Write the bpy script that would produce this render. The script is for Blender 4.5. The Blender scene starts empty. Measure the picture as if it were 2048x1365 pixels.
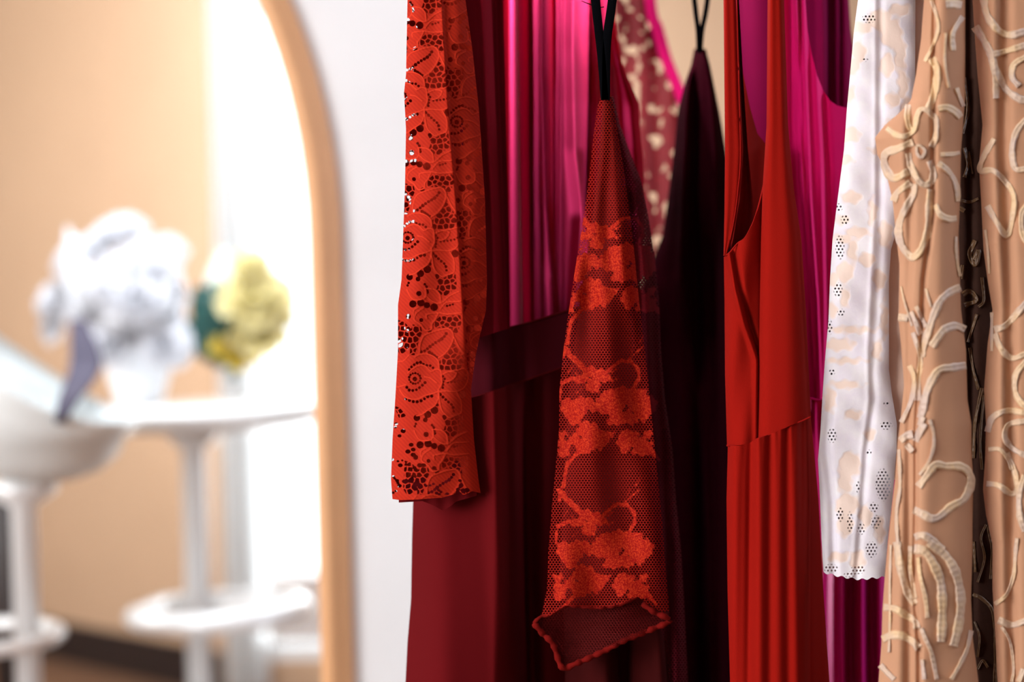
import bpy, bmesh, math, random
import numpy as np
from mathutils import Vector, Matrix

random.seed(7)
rng = np.random.default_rng(11)
SC = bpy.context.scene
COL = SC.collection

# ------------------------------------------------------------------ camera
W, H = 2048, 1365
LENS, SENSOR = 50.0, 36.0
F = LENS / SENSOR * W                      # focal length in pixels
CZ = 1.05                                  # camera height
ROLL = 0.028
RC, RS = math.cos(ROLL), math.sin(ROLL)
cam_d = bpy.data.cameras.new('camera')
cam_d.lens = LENS; cam_d.sensor_width = SENSOR
cam_d.clip_start = 0.05; cam_d.clip_end = 60
cam_d.dof.use_dof = True
cam_d.dof.focus_distance = 1.665
cam_d.dof.aperture_fstop = 1.15
cam = bpy.data.objects.new('camera', cam_d); COL.objects.link(cam)
cam.matrix_world = Matrix(((RC, RS, 0, 0), (0, 0, -1, 0), (-RS, RC, 0, CZ), (0, 0, 0, 1)))
SC.camera = cam

# ------------------------------------------------------------------ view
SC.view_settings.view_transform = 'Standard'
SC.view_settings.look = 'None'
SC.view_settings.exposure = 0.0
SC.view_settings.gamma = 1.0
SC.view_settings.use_curve_mapping = False
SC.cycles.use_denoising = True
SC.cycles.max_bounces = 8
SC.cycles.transparent_max_bounces = 24
SC.cycles.caustics_reflective = False
SC.cycles.caustics_refractive = False

# ------------------------------------------------------------------ daylight
world = bpy.data.worlds.new('daylight'); SC.world = world
world.use_nodes = True
bg = world.node_tree.nodes['Background']
bg.inputs[0].default_value = (0.93, 0.97, 1.0, 1)
bg.inputs[1].default_value = 3.0

def area(name, loc, target, sx, sy, power, color, spread=180):
    l = bpy.data.lights.new(name, 'AREA'); l.shape = 'RECTANGLE'
    l.size = sx; l.size_y = sy; l.energy = power; l.color = color; l.spread = math.radians(spread)
    o = bpy.data.objects.new(name, l); COL.objects.link(o)
    o.location = loc
    o.rotation_euler = (Vector(target) - Vector(loc)).to_track_quat('-Z', 'Y').to_euler()
    return o
# daylight of the big window in the left wall, beside the camera
area('window_daylight', (-2.86, -0.60, 1.50), (0.3, 1.5, 1.1), 2.1, 1.7, 132, (1.0, 0.985, 0.985))
# daylight of the tall window in the right wall behind the rack
area('side_window_daylight', (2.46, 1.75, 1.75), (0.3, 1.75, 1.15), 0.9, 1.4, 42, (0.80, 0.86, 1.0))
# added lamp, unseen above the rack, backlighting the bodice
area('bodice_backlight', (0.10, 1.915, 1.72), (0.09, 1.87, 1.2), 0.10, 0.05, 6.4, (1.0, 0.95, 0.95), 110)
# far room
area('far_window_daylight', (-0.55, 4.26, 1.32), (-0.55, 3.3, 1.32), 0.46, 2.3, 15, (0.92, 0.97, 1.0))
area('far_side_fill', (-2.9, 2.85, 1.4), (-0.9, 3.7, .9), .5, 1.8, 46, (1.0, 0.97, 0.93))  # unseen lamp added to light the far wall and table
area('far_top_fill', (-0.80, 2.95, 2.5), (-0.85, 3.6, 1.0), 0.6, 0.4, 44, (0.86, 0.93, 1.0))  # added lamp, out of view, brightens flowers and tabletop

# ------------------------------------------------------------------ helpers
def lin(c):
    return tuple(((v / 255) / 12.92 if v / 255 <= 0.04045 else ((v / 255 + 0.055) / 1.055) ** 2.4) for v in c)

def P(px, py, d):
    """world point seen at pixel (px, py) at depth d; numpy broadcast"""
    px = np.asarray(px, float); py = np.asarray(py, float); d = np.asarray(d, float)
    ix = (px - 1024) / F * d; iy = (682.5 - py) / F * d
    x = ix * RC + iy * RS
    z = CZ - ix * RS + iy * RC
    return np.stack(np.broadcast_arrays(x, d, z), -1)

def V(px, py, d):
    return Vector(P(px, py, d).tolist())

def link(name, me, mat, parent=None):
    o = bpy.data.objects.new(name, me); COL.objects.link(o)
    if mat is not None:
        me.materials.append(mat)
    if parent is not None:
        o.parent = parent
        o.matrix_parent_inverse = Matrix.Translation(parent.location).inverted()
    return o

def thing(name, label, cat, loc, group=None):
    o = bpy.data.objects.new(name, None); COL.objects.link(o)
    o.location = loc; o.empty_display_size = 0.05
    o['label'] = label; o['category'] = cat
    if group: o['group'] = group
    return o

def tag(o, label, cat, group=None):
    o['label'] = label; o['category'] = cat
    if group: o['group'] = group
    return o

def structure(o, label=None):
    o['kind'] = 'structure'
    if label: o['label'] = label
    return o

def edge(pts):
    p = sorted(pts, key=lambda q: q[1])
    ys = np.array([q[1] for q in p], float); xs = np.array([q[0] for q in p], float)
    return lambda y: np.interp(y, ys, xs)

def curve(pts):
    """py as a function of px"""
    p = sorted(pts)
    xs = np.array([q[0] for q in p], float); ys = np.array([q[1] for q in p], float)
    return lambda x: np.interp(x, xs, ys)

def ridge(px, py, pts, w, amp):
    return amp * np.exp(-((px - edge(pts)(py)) / w) ** 2)

def step(x, a, b):
    t = np.clip((x - a) / (b - a), 0, 1)
    return t * t * (3 - 2 * t)

def grid_faces(nu, nv, off=0, flip=False):
    i = np.arange(nv - 1)[:, None] * nu + np.arange(nu - 1)[None, :]
    q = np.stack([i, i + 1, i + nu + 1, i + nu], -1).reshape(-1, 4) + off
    return q[:, ::-1] if flip else q

def mesh_np(name, verts, quads, uv=None, attrs=None):
    me = bpy.data.meshes.new(name)
    nq = len(quads)
    me.vertices.add(len(verts)); me.vertices.foreach_set('co', verts.astype(np.float32).ravel())
    me.loops.add(nq * 4); me.loops.foreach_set('vertex_index', quads.astype(np.int32).ravel())
    me.polygons.add(nq)
    me.polygons.foreach_set('loop_start', np.arange(0, nq * 4, 4, dtype=np.int32))
    me.polygons.foreach_set('loop_total', np.full(nq, 4, dtype=np.int32))
    me.polygons.foreach_set('use_smooth', np.ones(nq, dtype=bool))
    me.update(calc_edges=True)
    if uv is not None:
        l = me.uv_layers.new(name='UVMap')
        l.data.foreach_set('uv', uv[quads.ravel()].astype(np.float32).ravel())
    for k, v in (attrs or {}).items():
        a = me.attributes.new(k, 'FLOAT', 'POINT')
        a.data.foreach_set('value', v.astype(np.float32).ravel())
    me.validate()
    return me

def cloth(name, mat, parent, L, R, top, bot, nu, nv, depth, thick=0.02, attrs=None, bump=None,
          back=True, upow=None):
    """A hollow piece of clothing: a front and a back layer that meet along both side edges.
    L, R: side outlines; top, bot: py of the rim as number or curve over px; depth(px, py, u, v)."""
    u = np.linspace(0, 1, nu)[None, :]; v = np.linspace(0, 1, nv)[:, None]
    def rim(c, uu):
        if callable(c):
            y0 = float(np.mean(c(np.array([L(0.), R(0.)]))))
            x = L(y0) + (R(y0) - L(y0)) * uu
            for _ in range(3):
                y = c(x); x = L(y) + (R(y) - L(y)) * uu
            return c(x)
        return np.full_like(uu, float(c))
    T = rim(top, u); B = rim(bot, u)
    py = T * (1 - v) + B * v
    px = L(py) + (R(py) - L(py)) * u
    U = np.broadcast_to(u, px.shape); VV = np.broadcast_to(v, px.shape)
    e = np.abs(2 * U - 1) ** 4
    base = depth(px, py, U, VV)
    df = base + thick * e
    if bump is not None:
        df = df + bump(px, py)
    verts = [P(px, py, df).reshape(-1, 3)]; quads = [grid_faces(nu, nv)]
    uv = [np.stack([px, -py], -1).reshape(-1, 2) / 1000]
    at = {k: [f(px, py, False).ravel()] for k, f in (attrs or {}).items()}
    if back:
        db = base + thick * (2.0 - e)
        verts.append(P(px, py, db).reshape(-1, 3)); quads.append(grid_faces(nu, nv, nu * nv, True))
        uv.append(np.stack([px + 57, -py - 31], -1).reshape(-1, 2) / 1000)
        for k, f in (attrs or {}).items():
            at[k].append(f(px, py, True).ravel())
    me = mesh_np(name, np.concatenate(verts), np.concatenate(quads), np.concatenate(uv),
                 {k: np.concatenate(a) for k, a in at.items()})
    return link(name, me, mat, parent)

def smooth_line(pts, stepsize=3.0):
    p = np.array(pts, float)
    if len(p) == 2:
        n = max(2, int(np.hypot(*(p[1] - p[0])) / stepsize))
        return p[0] + (p[1] - p[0]) * np.linspace(0, 1, n)[:, None]
    q = np.vstack([2 * p[0] - p[1], p, 2 * p[-1] - p[-2]])
    out = []
    for i in range(1, len(q) - 2):
        n = max(2, int(np.hypot(*(q[i + 1] - q[i])) / stepsize))
        t = np.linspace(0, 1, n, endpoint=False)[:, None]
        a, b, c, d = q[i - 1], q[i], q[i + 1], q[i + 2]
        out.append(0.5 * (2 * b + (c - a) * t + (2 * a - 5 * b + 4 * c - d) * t ** 2 + (3 * b - a - 3 * c + d) * t ** 3))
    out.append(p[-1:])
    return np.vstack(out)

class Ribbons:
    """flat woven tape laid over a cloth surface, with two raised ridges and real thickness"""
    def __init__(self, dfun): self.v = []; self.q = []; self.uv = []; self.n = 0; self.d = dfun
    def add(self, pts, w, lift=0.0018, puff=0.0013):
        w = w * 1.15
        c = smooth_line(pts, 3.0)
        if len(c) < 2: return
        t = np.gradient(c, axis=0); t /= np.maximum(np.hypot(t[:, 0], t[:, 1]), 1e-6)[:, None]
        nrm = np.stack([-t[:, 1], t[:, 0]], -1)
        s = np.linspace(-0.5, 0.5, 9)
        prof = np.array([-0.5, .55, 1, .75, .42, .75, 1, .55, -0.5])
        L = np.concatenate([[0], np.cumsum(np.hypot(*np.diff(c, axis=0).T))])
        wob = 1 + 0.10 * np.sin(L / 9.0 + len(self.v)) + 0.05 * np.sin(L / 3.1)
        X = c[:, None, 0] + nrm[:, None, 0] * s[None, :] * w * wob[:, None]
        Y = c[:, None, 1] + nrm[:, None, 1] * s[None, :] * w * wob[:, None]
        crimp = 0.0004 * np.sin(L / 1.9)[:, None] + 0.0010 * np.sin(L / 11.0 + 1.3 * len(self.v))[:, None]
        D = self.d(X, Y) - lift * (prof[None, :] > 0) - puff * np.maximum(prof, 0)[None, :] + crimp * (prof[None, :] > 0) + 0.0005 * (prof[None, :] < 0)
        self.v.append(P(X, Y, D).reshape(-1, 3))
        self.q.append(grid_faces(9, len(c), self.n)); self.n += 9 * len(c)
        self.uv.append(np.stack([np.broadcast_to(s[None, :], X.shape), np.broadcast_to(L[:, None] / 100, X.shape)], -1).reshape(-1, 2))
    def build(self, name, mat, parent):
        me = mesh_np(name, np.concatenate(self.v), np.concatenate(self.q), np.concatenate(self.uv))
        return link(name, me, mat, parent)

# --------------------------------------------------------- materials
class NT:
    def __init__(self, name):
        self.m = bpy.data.materials.new(name); self.m.use_nodes = True
        self.t = self.m.node_tree; self.p = self.t.nodes['Principled BSDF']
        self.out = self.t.nodes['Material Output']
    def n(self, kind, **k):
        o = self.t.nodes.new('ShaderNode' + kind)
        for a, b in k.items(): setattr(o, a, b)
        return o
    def l(self, a, b): self.t.links.new(a, b)
    def math(self, op, a, b=None, c=None, clamp=False):
        o = self.n('Math', operation=op, use_clamp=clamp)
        for i, x in enumerate((a, b, c)):
            if x is None: continue
            if isinstance(x, (int, float)): o.inputs[i].default_value = x
            else: self.l(x, o.inputs[i])
        return o.outputs[0]
    def vmath(self, op, a, b=None):
        o = self.n('VectorMath', operation=op)
        for i, x in enumerate((a, b)):
            if x is None: continue
            if isinstance(x, tuple): o.inputs[i].default_value = x
            else: self.l(x, o.inputs[i])
        return o.outputs['Value'] if op in ('LENGTH', 'DISTANCE', 'DOT_PRODUCT') else o.outputs[0]
    def mix(self, f, a, b):
        o = self.n('Mix', data_type='RGBA')
        for s, x in ((o.inputs[0], f), (o.inputs[6], a), (o.inputs[7], b)):
            if isinstance(x, (int, float)): s.default_value = x
            elif isinstance(x, tuple): s.default_value = (*x[:3], 1)
            else: self.l(x, s)
        return o.outputs[2]
    def noise(self, scale, detail=3, rough=.55, coord=None):
        o = self.n('TexNoise'); o.inputs['Scale'].default_value = scale
        o.inputs['Detail'].default_value = detail; o.inputs['Roughness'].default_value = rough
        if coord is not None: self.l(coord, o.inputs['Vector'])
        return o.outputs['Fac']
    def uv(self): return self.n('UVMap', uv_map='UVMap').outputs[0]
    def obj(self): return self.n('TexCoord').outputs['Object']
    def attr(self, name): return self.n('Attribute', attribute_name=name).outputs['Fac']
    def bump(self, h, strength=.3, dist=.001):
        b = self.n('Bump'); b.inputs['Strength'].default_value = strength; b.inputs['Distance'].default_value = dist
        self.l(h, b.inputs['Height']); self.l(b.outputs[0], self.p.inputs['Normal'])
    def set(self, **k):
        for a, b in k.items():
            s = self.p.inputs[a.replace('_', ' ')]
            if isinstance(b, (int, float)): s.default_value = b
            elif isinstance(b, tuple): s.default_value = (*b[:3], 1)
            else: self.l(b, s)
    def hexdist(self, period_px, stretch=(1, 1)):
        """distance from the nearest hole centre of a hexagonal net, in units of the period"""
        v = self.vmath('MULTIPLY', self.uv(), (1000 / period_px * stretch[0], 1000 / period_px * stretch[1], 0))
        v = self.vmath('ADD', v, (4000., 4000. * 1.7320508, 0))
        s = (1.0, 1.7320508, 1.0); h = (0.5, 0.8660254, 0.0)
        a = self.vmath('SUBTRACT', self.vmath('MODULO', v, s), h)
        b = self.vmath('SUBTRACT', self.vmath('MODULO', self.vmath('ADD', v, h), s), h)
        fl = (1, 1, 0)
        return self.math('MINIMUM', self.vmath('LENGTH', self.vmath('MULTIPLY', a, fl)), self.vmath('LENGTH', self.vmath('MULTIPLY', b, fl)))

def fabric(name, col, rough=.85, sheen=0.0, sheen_tint=(1, 1, 1), vary=.12, grain=900, bump=.25, metallic=0.0, spec=.10, transl=None):
    t = NT(name)
    o = t.obj()
    f = t.noise(grain, 2, .6, o)
    g = t.noise(7, 3, .5, o)
    fac = t.math('ADD', t.math('MULTIPLY', f, .6), t.math('MULTIPLY', g, .4))
    c = t.mix(fac, tuple(x * (1 - vary) for x in col), tuple(min(1, x * (1 + vary)) for x in col))
    t.set(Base_Color=c, Roughness=rough, Metallic=metallic)
    t.p.inputs['Specular IOR Level'].default_value = spec
    if sheen:
        t.p.inputs['Sheen Weight'].default_value = sheen
        t.p.inputs['Sheen Tint'].default_value = (*sheen_tint, 1)
        t.p.inputs['Sheen Roughness'].default_value = .4
    t.bump(f, bump, .0006)
    if transl:
        tr = t.n('BsdfTranslucent'); tr.inputs[0].default_value = (*transl[0], 1)
        mx = t.n('MixShader'); mx.inputs[0].default_value = transl[1]
        t.l(t.p.outputs[0], mx.inputs[1]); t.l(tr.outputs[0], mx.inputs[2]); t.l(mx.outputs[0], t.out.inputs[0])
    return t.m

def plain(name, col, rough=.5, metallic=0.0, vary=.06, scale=4.0):
    t = NT(name)
    g = t.noise(scale, 4, .55, t.obj())
    t.set(Base_Color=t.mix(g, tuple(x * (1 - vary) for x in col), tuple(min(1, x * (1 + vary)) for x in col)), Roughness=rough, Metallic=metallic)
    return t.m

M = {}
M['wall_white'] = plain('white_paint', (.86, .87, .88), .9)
M['wall_tan'] = plain('tan_paint', lin((206, 170, 138)), .9)
M['wall_taupe'] = plain('taupe_paint', lin((136, 128, 126)), .9)
M['floor'] = plain('brown_floorboards', lin((112, 80, 58)), .5, 0, .25, 6)
M['baseboard'] = plain('dark_brown_wood', lin((38, 24, 20)), .5, 0, .3, 9)
M['oak'] = plain('warm_lit_wood', lin((228, 172, 122)), .55, 0, .1, 12)
M['white_gloss'] = plain('white_lacquer', (.88, .9, .9), .25)
M['seat_white'] = plain('pale_moulded_plastic', (.74, .78, .78), .35)
M['chrome'] = plain('brushed_chrome', (.90, .93, .95), .3, .2)
M['black'] = fabric('black_webbing', (.003, .003, .004), .9, vary=.3, spec=0.0)
M['wine'] = fabric('wine_jersey', lin((96, 8, 14)), .9, vary=.1)
M['winepanel'] = fabric('wine_crepe', lin((132, 13, 34)), .85, vary=.1)
M['wineshade'] = fabric('shaded_wine_crepe', lin((80, 9, 22)), .9, vary=.12)  # waistband shade is put into the darker wine
M['magenta'] = fabric('cool_lit_magenta_satin', lin((92, 8, 34)), .5, spec=.3, vary=.06, bump=.1, transl=(lin((230, 62, 124)), .55))
M['pink'] = fabric('cool_lit_pink_and_binding', lin((226, 14, 112)), .8, sheen=.25, sheen_tint=(1, .5, .8), vary=.08)  # cool light on red cloth painted pink; also the blouse's pink binding
M['fuchsia'] = fabric('lit_fuchsia_satin', lin((220, 30, 138)), .42, metallic=.4, spec=.3, vary=.06, bump=.08)  # raised colour stands in for light on the skirt folds
M['red'] = fabric('red_crepe', lin((148, 17, 7)), .92, vary=.14, bump=.4)
M['redin'] = fabric('shaded_red_crepe', lin((112, 14, 10)), .92, vary=.14)
M['thread'] = fabric('red_thread', lin((150, 18, 12)), .8)
M['plum'] = fabric('plum_velvet', lin((42, 3, 13)), .95, spec=.02, sheen=.0, sheen_tint=(.6, .2, .7), vary=.35, grain=60)
M['peach'] = fabric('peach_lining', lin((246, 214, 196)), .85, vary=.04)
M['beige'] = fabric('tan_mesh', lin((196, 147, 115)), .85, vary=.08, bump=.4, grain=1400)
M['beigeshade'] = fabric('shaded_tan_mesh', lin((62, 40, 32)), .85, vary=.3, grain=200)  # beige dress in shade, painted dark brown

# --------------------------------------------------------- setting
def box(name, mat, x0, x1, y0, y1, z0, z1, parent=None):
    bm = bmesh.new(); bmesh.ops.create_cube(bm, size=1)
    for v in bm.verts:
        v.co = ((x0 + x1) / 2 + v.co.x * (x1 - x0), (y0 + y1) / 2 + v.co.y * (y1 - y0), (z0 + z1) / 2 + v.co.z * (z1 - z0))
    me = bpy.data.meshes.new(name); bm.to_mesh(me); bm.free()
    return link(name, me, mat, parent)

def prism(name, mat, poly, y0, y1, parent=None, holes=()):
    """polygon in x, z (with holes bridged by triangle fill) extruded along y"""
    bm = bmesh.new()
    for lp in [poly, *holes]:
        vs = [bm.verts.new((x, y0, z)) for x, z in lp]
        for a, b in zip(vs, vs[1:] + vs[:1]): bm.edges.new((a, b))
    bmesh.ops.triangle_fill(bm, use_beauty=True, edges=bm.edges[:])
    r = bmesh.ops.extrude_face_region(bm, geom=bm.faces[:])
    for v in r['geom']:
        if isinstance(v, bmesh.types.BMVert): v.co.y = y1
    bmesh.ops.recalc_face_normals(bm, faces=bm.faces[:])
    me = bpy.data.meshes.new(name); bm.to_mesh(me); bm.free()
    return link(name, me, mat, parent)

structure(box('floor', M['floor'], -3.2, 2.7, -2.3, 6.6, -.1, 0))
structure(box('ceiling', M['wall_white'], -3.2, 2.7, -2.3, 6.6, 2.62, 2.72))
structure(box('wall_right', M['wall_taupe'], 2.55, 2.67, -2.3, 6.6, 0, 2.62))
structure(box('wall_front', M['wall_taupe'], -3.2, 2.67, -2.3, -2.18, 0, 2.62))
# left wall with the big window opening (x is its thickness)
def wall_x(name, mat, x0, x1, ya, yb, wy0, wy1, wz0, wz1):
    o = prism(name, mat, [(ya, 0), (yb, 0), (yb, 2.62), (ya, 2.62)], x0, x1, None, [[(wy0, wz0), (wy1, wz0), (wy1, wz1), (wy0, wz1)]])
    for v in o.data.vertices: v.co = Vector((v.co.y, v.co.x, v.co.z))
    o.data.flip_normals()
    return structure(o)
wall_x('wall_left', M['wall_white'], -3.1, -2.95, -2.18, 5.95, -1.7, .5, .55, 2.4)
# white partition with the arched opening
AX0, AX1 = None, None
arch_in, arch_out = [], []
ac = V(622 - 700, 500, 2.5)
inner_r, outer_r = 700 * 2.5 / F, 762 * 2.5 / F
ry_in, ry_out = 971 * 2.5 / F, 1025 * 2.5 / F
for k in range(49):
    a = math.pi * k / 48
    arch_in.append((ac.x + inner_r * math.cos(a), ac.z + ry_in * math.sin(a)))
    arch_out.append((ac.x + outer_r * math.cos(a), ac.z + ry_out * math.sin(a)))
zt = 2.62
mid_in = [(ac.x + (inner_r + .02) * math.cos(math.pi * k / 48), ac.z + (ry_in + .02) * math.sin(math.pi * k / 48)) for k in range(49)]
open_poly = [(-2.95, 0.0), (mid_in[-1][0], 0.0)] + mid_in[::-1] + [(mid_in[0][0], 0.0), (.06, 0), (.06, zt), (-2.95, zt)]
structure(prism('wall_partition', M['wall_white'], open_poly, 2.5, 2.62))
# oak casing: rounded profile swept along the arch
def casing(name, mat):
    path_i = [(arch_in[0][0], 0.0)] + [(arch_in[0][0], ac.z * k / 8) for k in range(1, 8)] + arch_in + [(arch_in[-1][0], ac.z * k / 8) for k in range(7, 0, -1)] + [(arch_in[-1][0], 0.0)]
    path_o = [(arch_out[0][0], 0.0)] + [(arch_out[0][0], ac.z * k / 8) for k in range(1, 8)] + arch_out + [(arch_out[-1][0], ac.z * k / 8) for k in range(7, 0, -1)] + [(arch_out[-1][0], 0.0)]
    prof = [(0, .14), (0, -.02), (.06, -.032), (.25, -.040), (.5, -.040), (.60, -.030), (.68, -.028), (.9, -.022), (1, -.012), (1, .0)]
    n = len(prof); vs = []
    for (xi, zi), (xo, zo) in zip(path_i, path_o):
        for t, y in prof: vs.append((xi + (xo - xi) * t, 2.5 + y, zi + (zo - zi) * t))
    q = grid_faces(n, len(path_i))
    me = mesh_np(name, np.array(vs), q)
    return structure(link(name, me, mat), 'light oak casing of the arched opening in the white wall')
casing('trim_1', M['oak'])
# tan wall of the far room, running at an angle, with dark baseboard
def slab(name, mat, a, b, z0, z1, th):
    a = Vector(a); b = Vector(b); n = Vector((-(b - a).y, (b - a).x)).normalized() * th
    bm = bmesh.new(); c = [a, b, b + n, a + n]
    lo = [bm.verts.new((p.x, p.y, z0)) for p in c]; hi = [bm.verts.new((p.x, p.y, z1)) for p in c]
    bm.faces.new(lo); bm.faces.new(hi[::-1])
    for i in range(4): bm.faces.new((lo[i], lo[(i + 1) % 4], hi[(i + 1) % 4], hi[i]))
    bmesh.ops.recalc_face_normals(bm, faces=bm.faces[:])
    me = bpy.data.meshes.new(name); bm.to_mesh(me); bm.free()
    return structure(link(name, me, mat))
TA, TB = (-2.95, 6.06), (-.905, 4.317)
slab('wall_far', M['wall_tan'], TA, TB, 0, 2.62, .1)
dn = Vector((-.57, -.67)) * .02
slab('baseboard_far', M['baseboard'], (TA[0] + dn.x, TA[1] + dn.y), (TB[0] + dn.x, TB[1] + dn.y), 0, .13, .019)
# back wall of the far room with the tall window
wx0, wx1, wz0, wz1 = -.80, -.30, .10, 2.5
structure(prism('wall_back', M['wall_tan'], [(-.905, 0), (2.55, 0), (2.55, 2.62), (-.905, 2.62)], 4.32, 4.44, None,
                [[(wx0, wz0), (wx1, wz0), (wx1, wz1), (wx0, wz1)]]))
win = structure(prism('window_1', M['white_gloss'], [(wx0, wz0), (wx1, wz0), (wx1, wz1), (wx0, wz1)], 4.33, 4.39, None,
                [[(wx0 + .04, wz0 + .04), (wx1 - .04, wz0 + .04), (wx1 - .04, wz1 - .04), (wx0 + .04, wz1 - .04)]]), 'tall white window full of daylight seen through the arch')
tg = NT('window_glass'); tr = tg.n('BsdfTransparent'); gl = tg.n('BsdfGlossy'); gl.inputs['Roughness'].default_value = .02
mx = tg.n('MixShader'); mx.inputs[0].default_value = .06
tg.l(tr.outputs[0], mx.inputs[1]); tg.l(gl.outputs[0], mx.inputs[2]); tg.l(mx.outputs[0], tg.out.inputs[0])
box('window_pane', tg.m, wx0 + .04, wx1 - .04, 4.355, 4.361, wz0 + .04, wz1 - .04, win)

# --------------------------------------------------------- lace patterns
def seg_dist(x, y, pts):
    d = np.full(x.shape, 1e9)
    for (ax, ay), (bx, by) in zip(pts[:-1], pts[1:]):
        vx, vy = bx - ax, by - ay
        t = np.clip(((x - ax) * vx + (y - ay) * vy) / max(vx * vx + vy * vy, 1e-9), 0, 1)
        d = np.minimum(d, np.hypot(x - ax - t * vx, y - ay - t * vy))
    return d

def poly_sdf(x, y, pts):
    d = seg_dist(x, y, list(pts) + [pts[0]])
    ins = np.zeros(x.shape, bool)
    n = len(pts)
    for i in range(n):
        ax, ay = pts[i]; bx, by = pts[(i + 1) % n]
        if ay == by: continue
        c = ((ay > y) != (by > y)) & (x < (bx - ax) * (y - ay) / (by - ay) + ax)
        ins ^= c
    return np.where(ins, -d, d)

K = 6.205
def A2(pts): return [((x - 610) / K, (y - 1020) / K) for x, y in pts]     # one repeat, traced around its star point
def A1(pts): return [((x - 460) / K, (y - 530) / K) for x, y in pts]
ROSE_DOTS = [
    (A2([(390, 525), (440, 510), (490, 465), (560, 415), (640, 370), (690, 320), (715, 265)]), 2.9, 7.0),
    (A2([(490, 530), (540, 565), (595, 605)]), 2.8, 6.2),
    (A2([(240, 745), (280, 700), (330, 665), (380, 655), (440, 690), (500, 695), (545, 730)]), 2.5, 7.0),
    (A2([(210, 965), (245, 1005), (310, 1005), (350, 985), (420, 925), (460, 880)]), 2.7, 7.5),
    (A2([(200, 1105), (260, 1135), (320, 1150), (400, 1130), (470, 1080), (545, 1070)]), 2.7, 8.0),
    (A2([(625, 1055), (680, 1105), (735, 1155), (780, 1190), (790, 1240), (795, 1290)]), 2.6, 7.5),
    (A2([(720, 905), (760, 900), (820, 895), (890, 880), (930, 855), (950, 810)]), 2.3, 7.0),
    (A2([(660, 830), (680, 860), (665, 900), (660, 930), (655, 985)]), 2.3, 6.0),
    (A1([(160, 960), (175, 925)]), 2.4, 5.5),
    (A1([(375, 945), (405, 985), (410, 1025), (405, 1065)]), 2.5, 6.0),
    (A1([(650, 1215), (740, 1190)]), 2.0, 6.0),
    (A2([(310 + 72 * math.cos(a), 855 + 66 * math.sin(a)) for a in np.linspace(0, 6.28, 14)]), 2.1, 5.3),
]
ROSE_CIRC = [(*A2([(310, 862)])[0], 4.6), (*A2([(495, 262)])[0], 4.6), (*A2([(555, 1250)])[0], 7.6), (*A2([(470, 1302)])[0], 7.2),
             (*A2([(588, 1185)])[0], 3.2), (*A2([(335, 1345)])[0], 6.6), (*A2([(900, 1055)])[0], 7.5), (*A2([(390, 130)])[0], 4.0), (*A2([(230, 85)])[0], 5.0),
             (*A1([(290, 880)])[0], 4.8), (*A1([(300, 1060)])[0], 5.2), (*A1([(225, 1190)])[0], 7.2), (*A1([(325, 1175)])[0], 7.4),
             (*A1([(400, 1205)])[0], 6.2), (*A1([(490, 1230)])[0], 7.6)]
ROSE_NETS = [A2(p) for p in (
    [(800, 380), (830, 470), (890, 540), (940, 600), (930, 690), (870, 740), (800, 760), (620, 760), (610, 640), (660, 580), (720, 510), (770, 440)],
    [(630, 70), (760, 70), (880, 60), (890, 170), (840, 300), (800, 320), (760, 240), (520, 230), (540, 150)],
    [(280, 180), (390, 200), (410, 300), (370, 370), (340, 480), (310, 570), (240, 570), (250, 480), (270, 400), (260, 250)],
    [(90, 120), (180, 150), (280, 250), (275, 470), (130, 570), (70, 480)],
    [(40, 1180), (130, 1220), (220, 1330), (110, 1350)])] + [A1(
    [(500, 790), (600, 870), (690, 810), (760, 810), (770, 900), (780, 1010), (700, 1040), (640, 1090), (570, 1080), (510, 1010), (540, 930), (500, 850)])]
ROSE_CORDS = [A2(p) for p in (
    [(370, 530), (375, 440), (420, 330), (520, 280), (640, 245), (720, 235), (770, 270), (790, 340), (760, 440), (690, 540), (600, 600)],
    [(310, 590), (360, 560), (450, 550), (540, 580), (600, 640), (610, 720)],
    [(220, 790), (290, 730), (380, 690), (450, 710), (510, 770), (570, 740), (630, 760), (640, 840), (645, 920), (600, 1000)],
    [(430, 835), (500, 850), (580, 910)],
    [(120, 1000), (180, 1080), (260, 1110), (350, 1110), (430, 1070), (540, 1040), (610, 1010)],
    [(610, 1020), (700, 1010), (800, 1020), (900, 990), (960, 900), (970, 800), (930, 730), (850, 750), (730, 770), (660, 800)],
    [(610, 1020), (600, 1100), (560, 1190), (480, 1240), (400, 1300), (330, 1320)],
    [(610, 1050), (620, 1150), (650, 1260), (730, 1340)],
    [(830, 1030), (880, 1120), (890, 1220), (880, 1290), (800, 1320), (740, 1345)],
    [(600, 50), (560, 130), (520, 180), (520, 240), (440, 260), (390, 190), (340, 160), (300, 120), (330, 40), (420, -20)],
    [(460, 110), (460, 60), (610, 40), (700, 55), (890, 40)],
    [(740, 770), (830, 790), (780, 870), (710, 890)],
    [(800, 350), (860, 470), (920, 550)],
    [(60, 640), (160, 640), (240, 560)], [(20, 960), (100, 960), (200, 930)])] + [A1(p) for p in (
    [(150, 1010), (180, 1080), (240, 1140), (370, 1120), (390, 1050), (380, 1000)],
    [(400, 1000), (490, 1010), (560, 1070), (570, 1170)],
    [(390, 1090), (470, 1160), (570, 1180), (680, 1090), (800, 1030)],
    [(230, 1330), (240, 1260), (300, 1230)],
    [(560, 1260), (640, 1170), (770, 1160), (830, 1150)])]
PER = 282.0
def along(pts, spacing):
    p = np.array(pts); s = np.concatenate([[0], np.cumsum(np.hypot(*np.diff(p, axis=0).T))])
    q = np.arange(0, s[-1] + .1, spacing)
    return np.stack([np.interp(q, s, p[:, 0]), np.interp(q, s, p[:, 1])], -1)
_net_seeds = None
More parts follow.
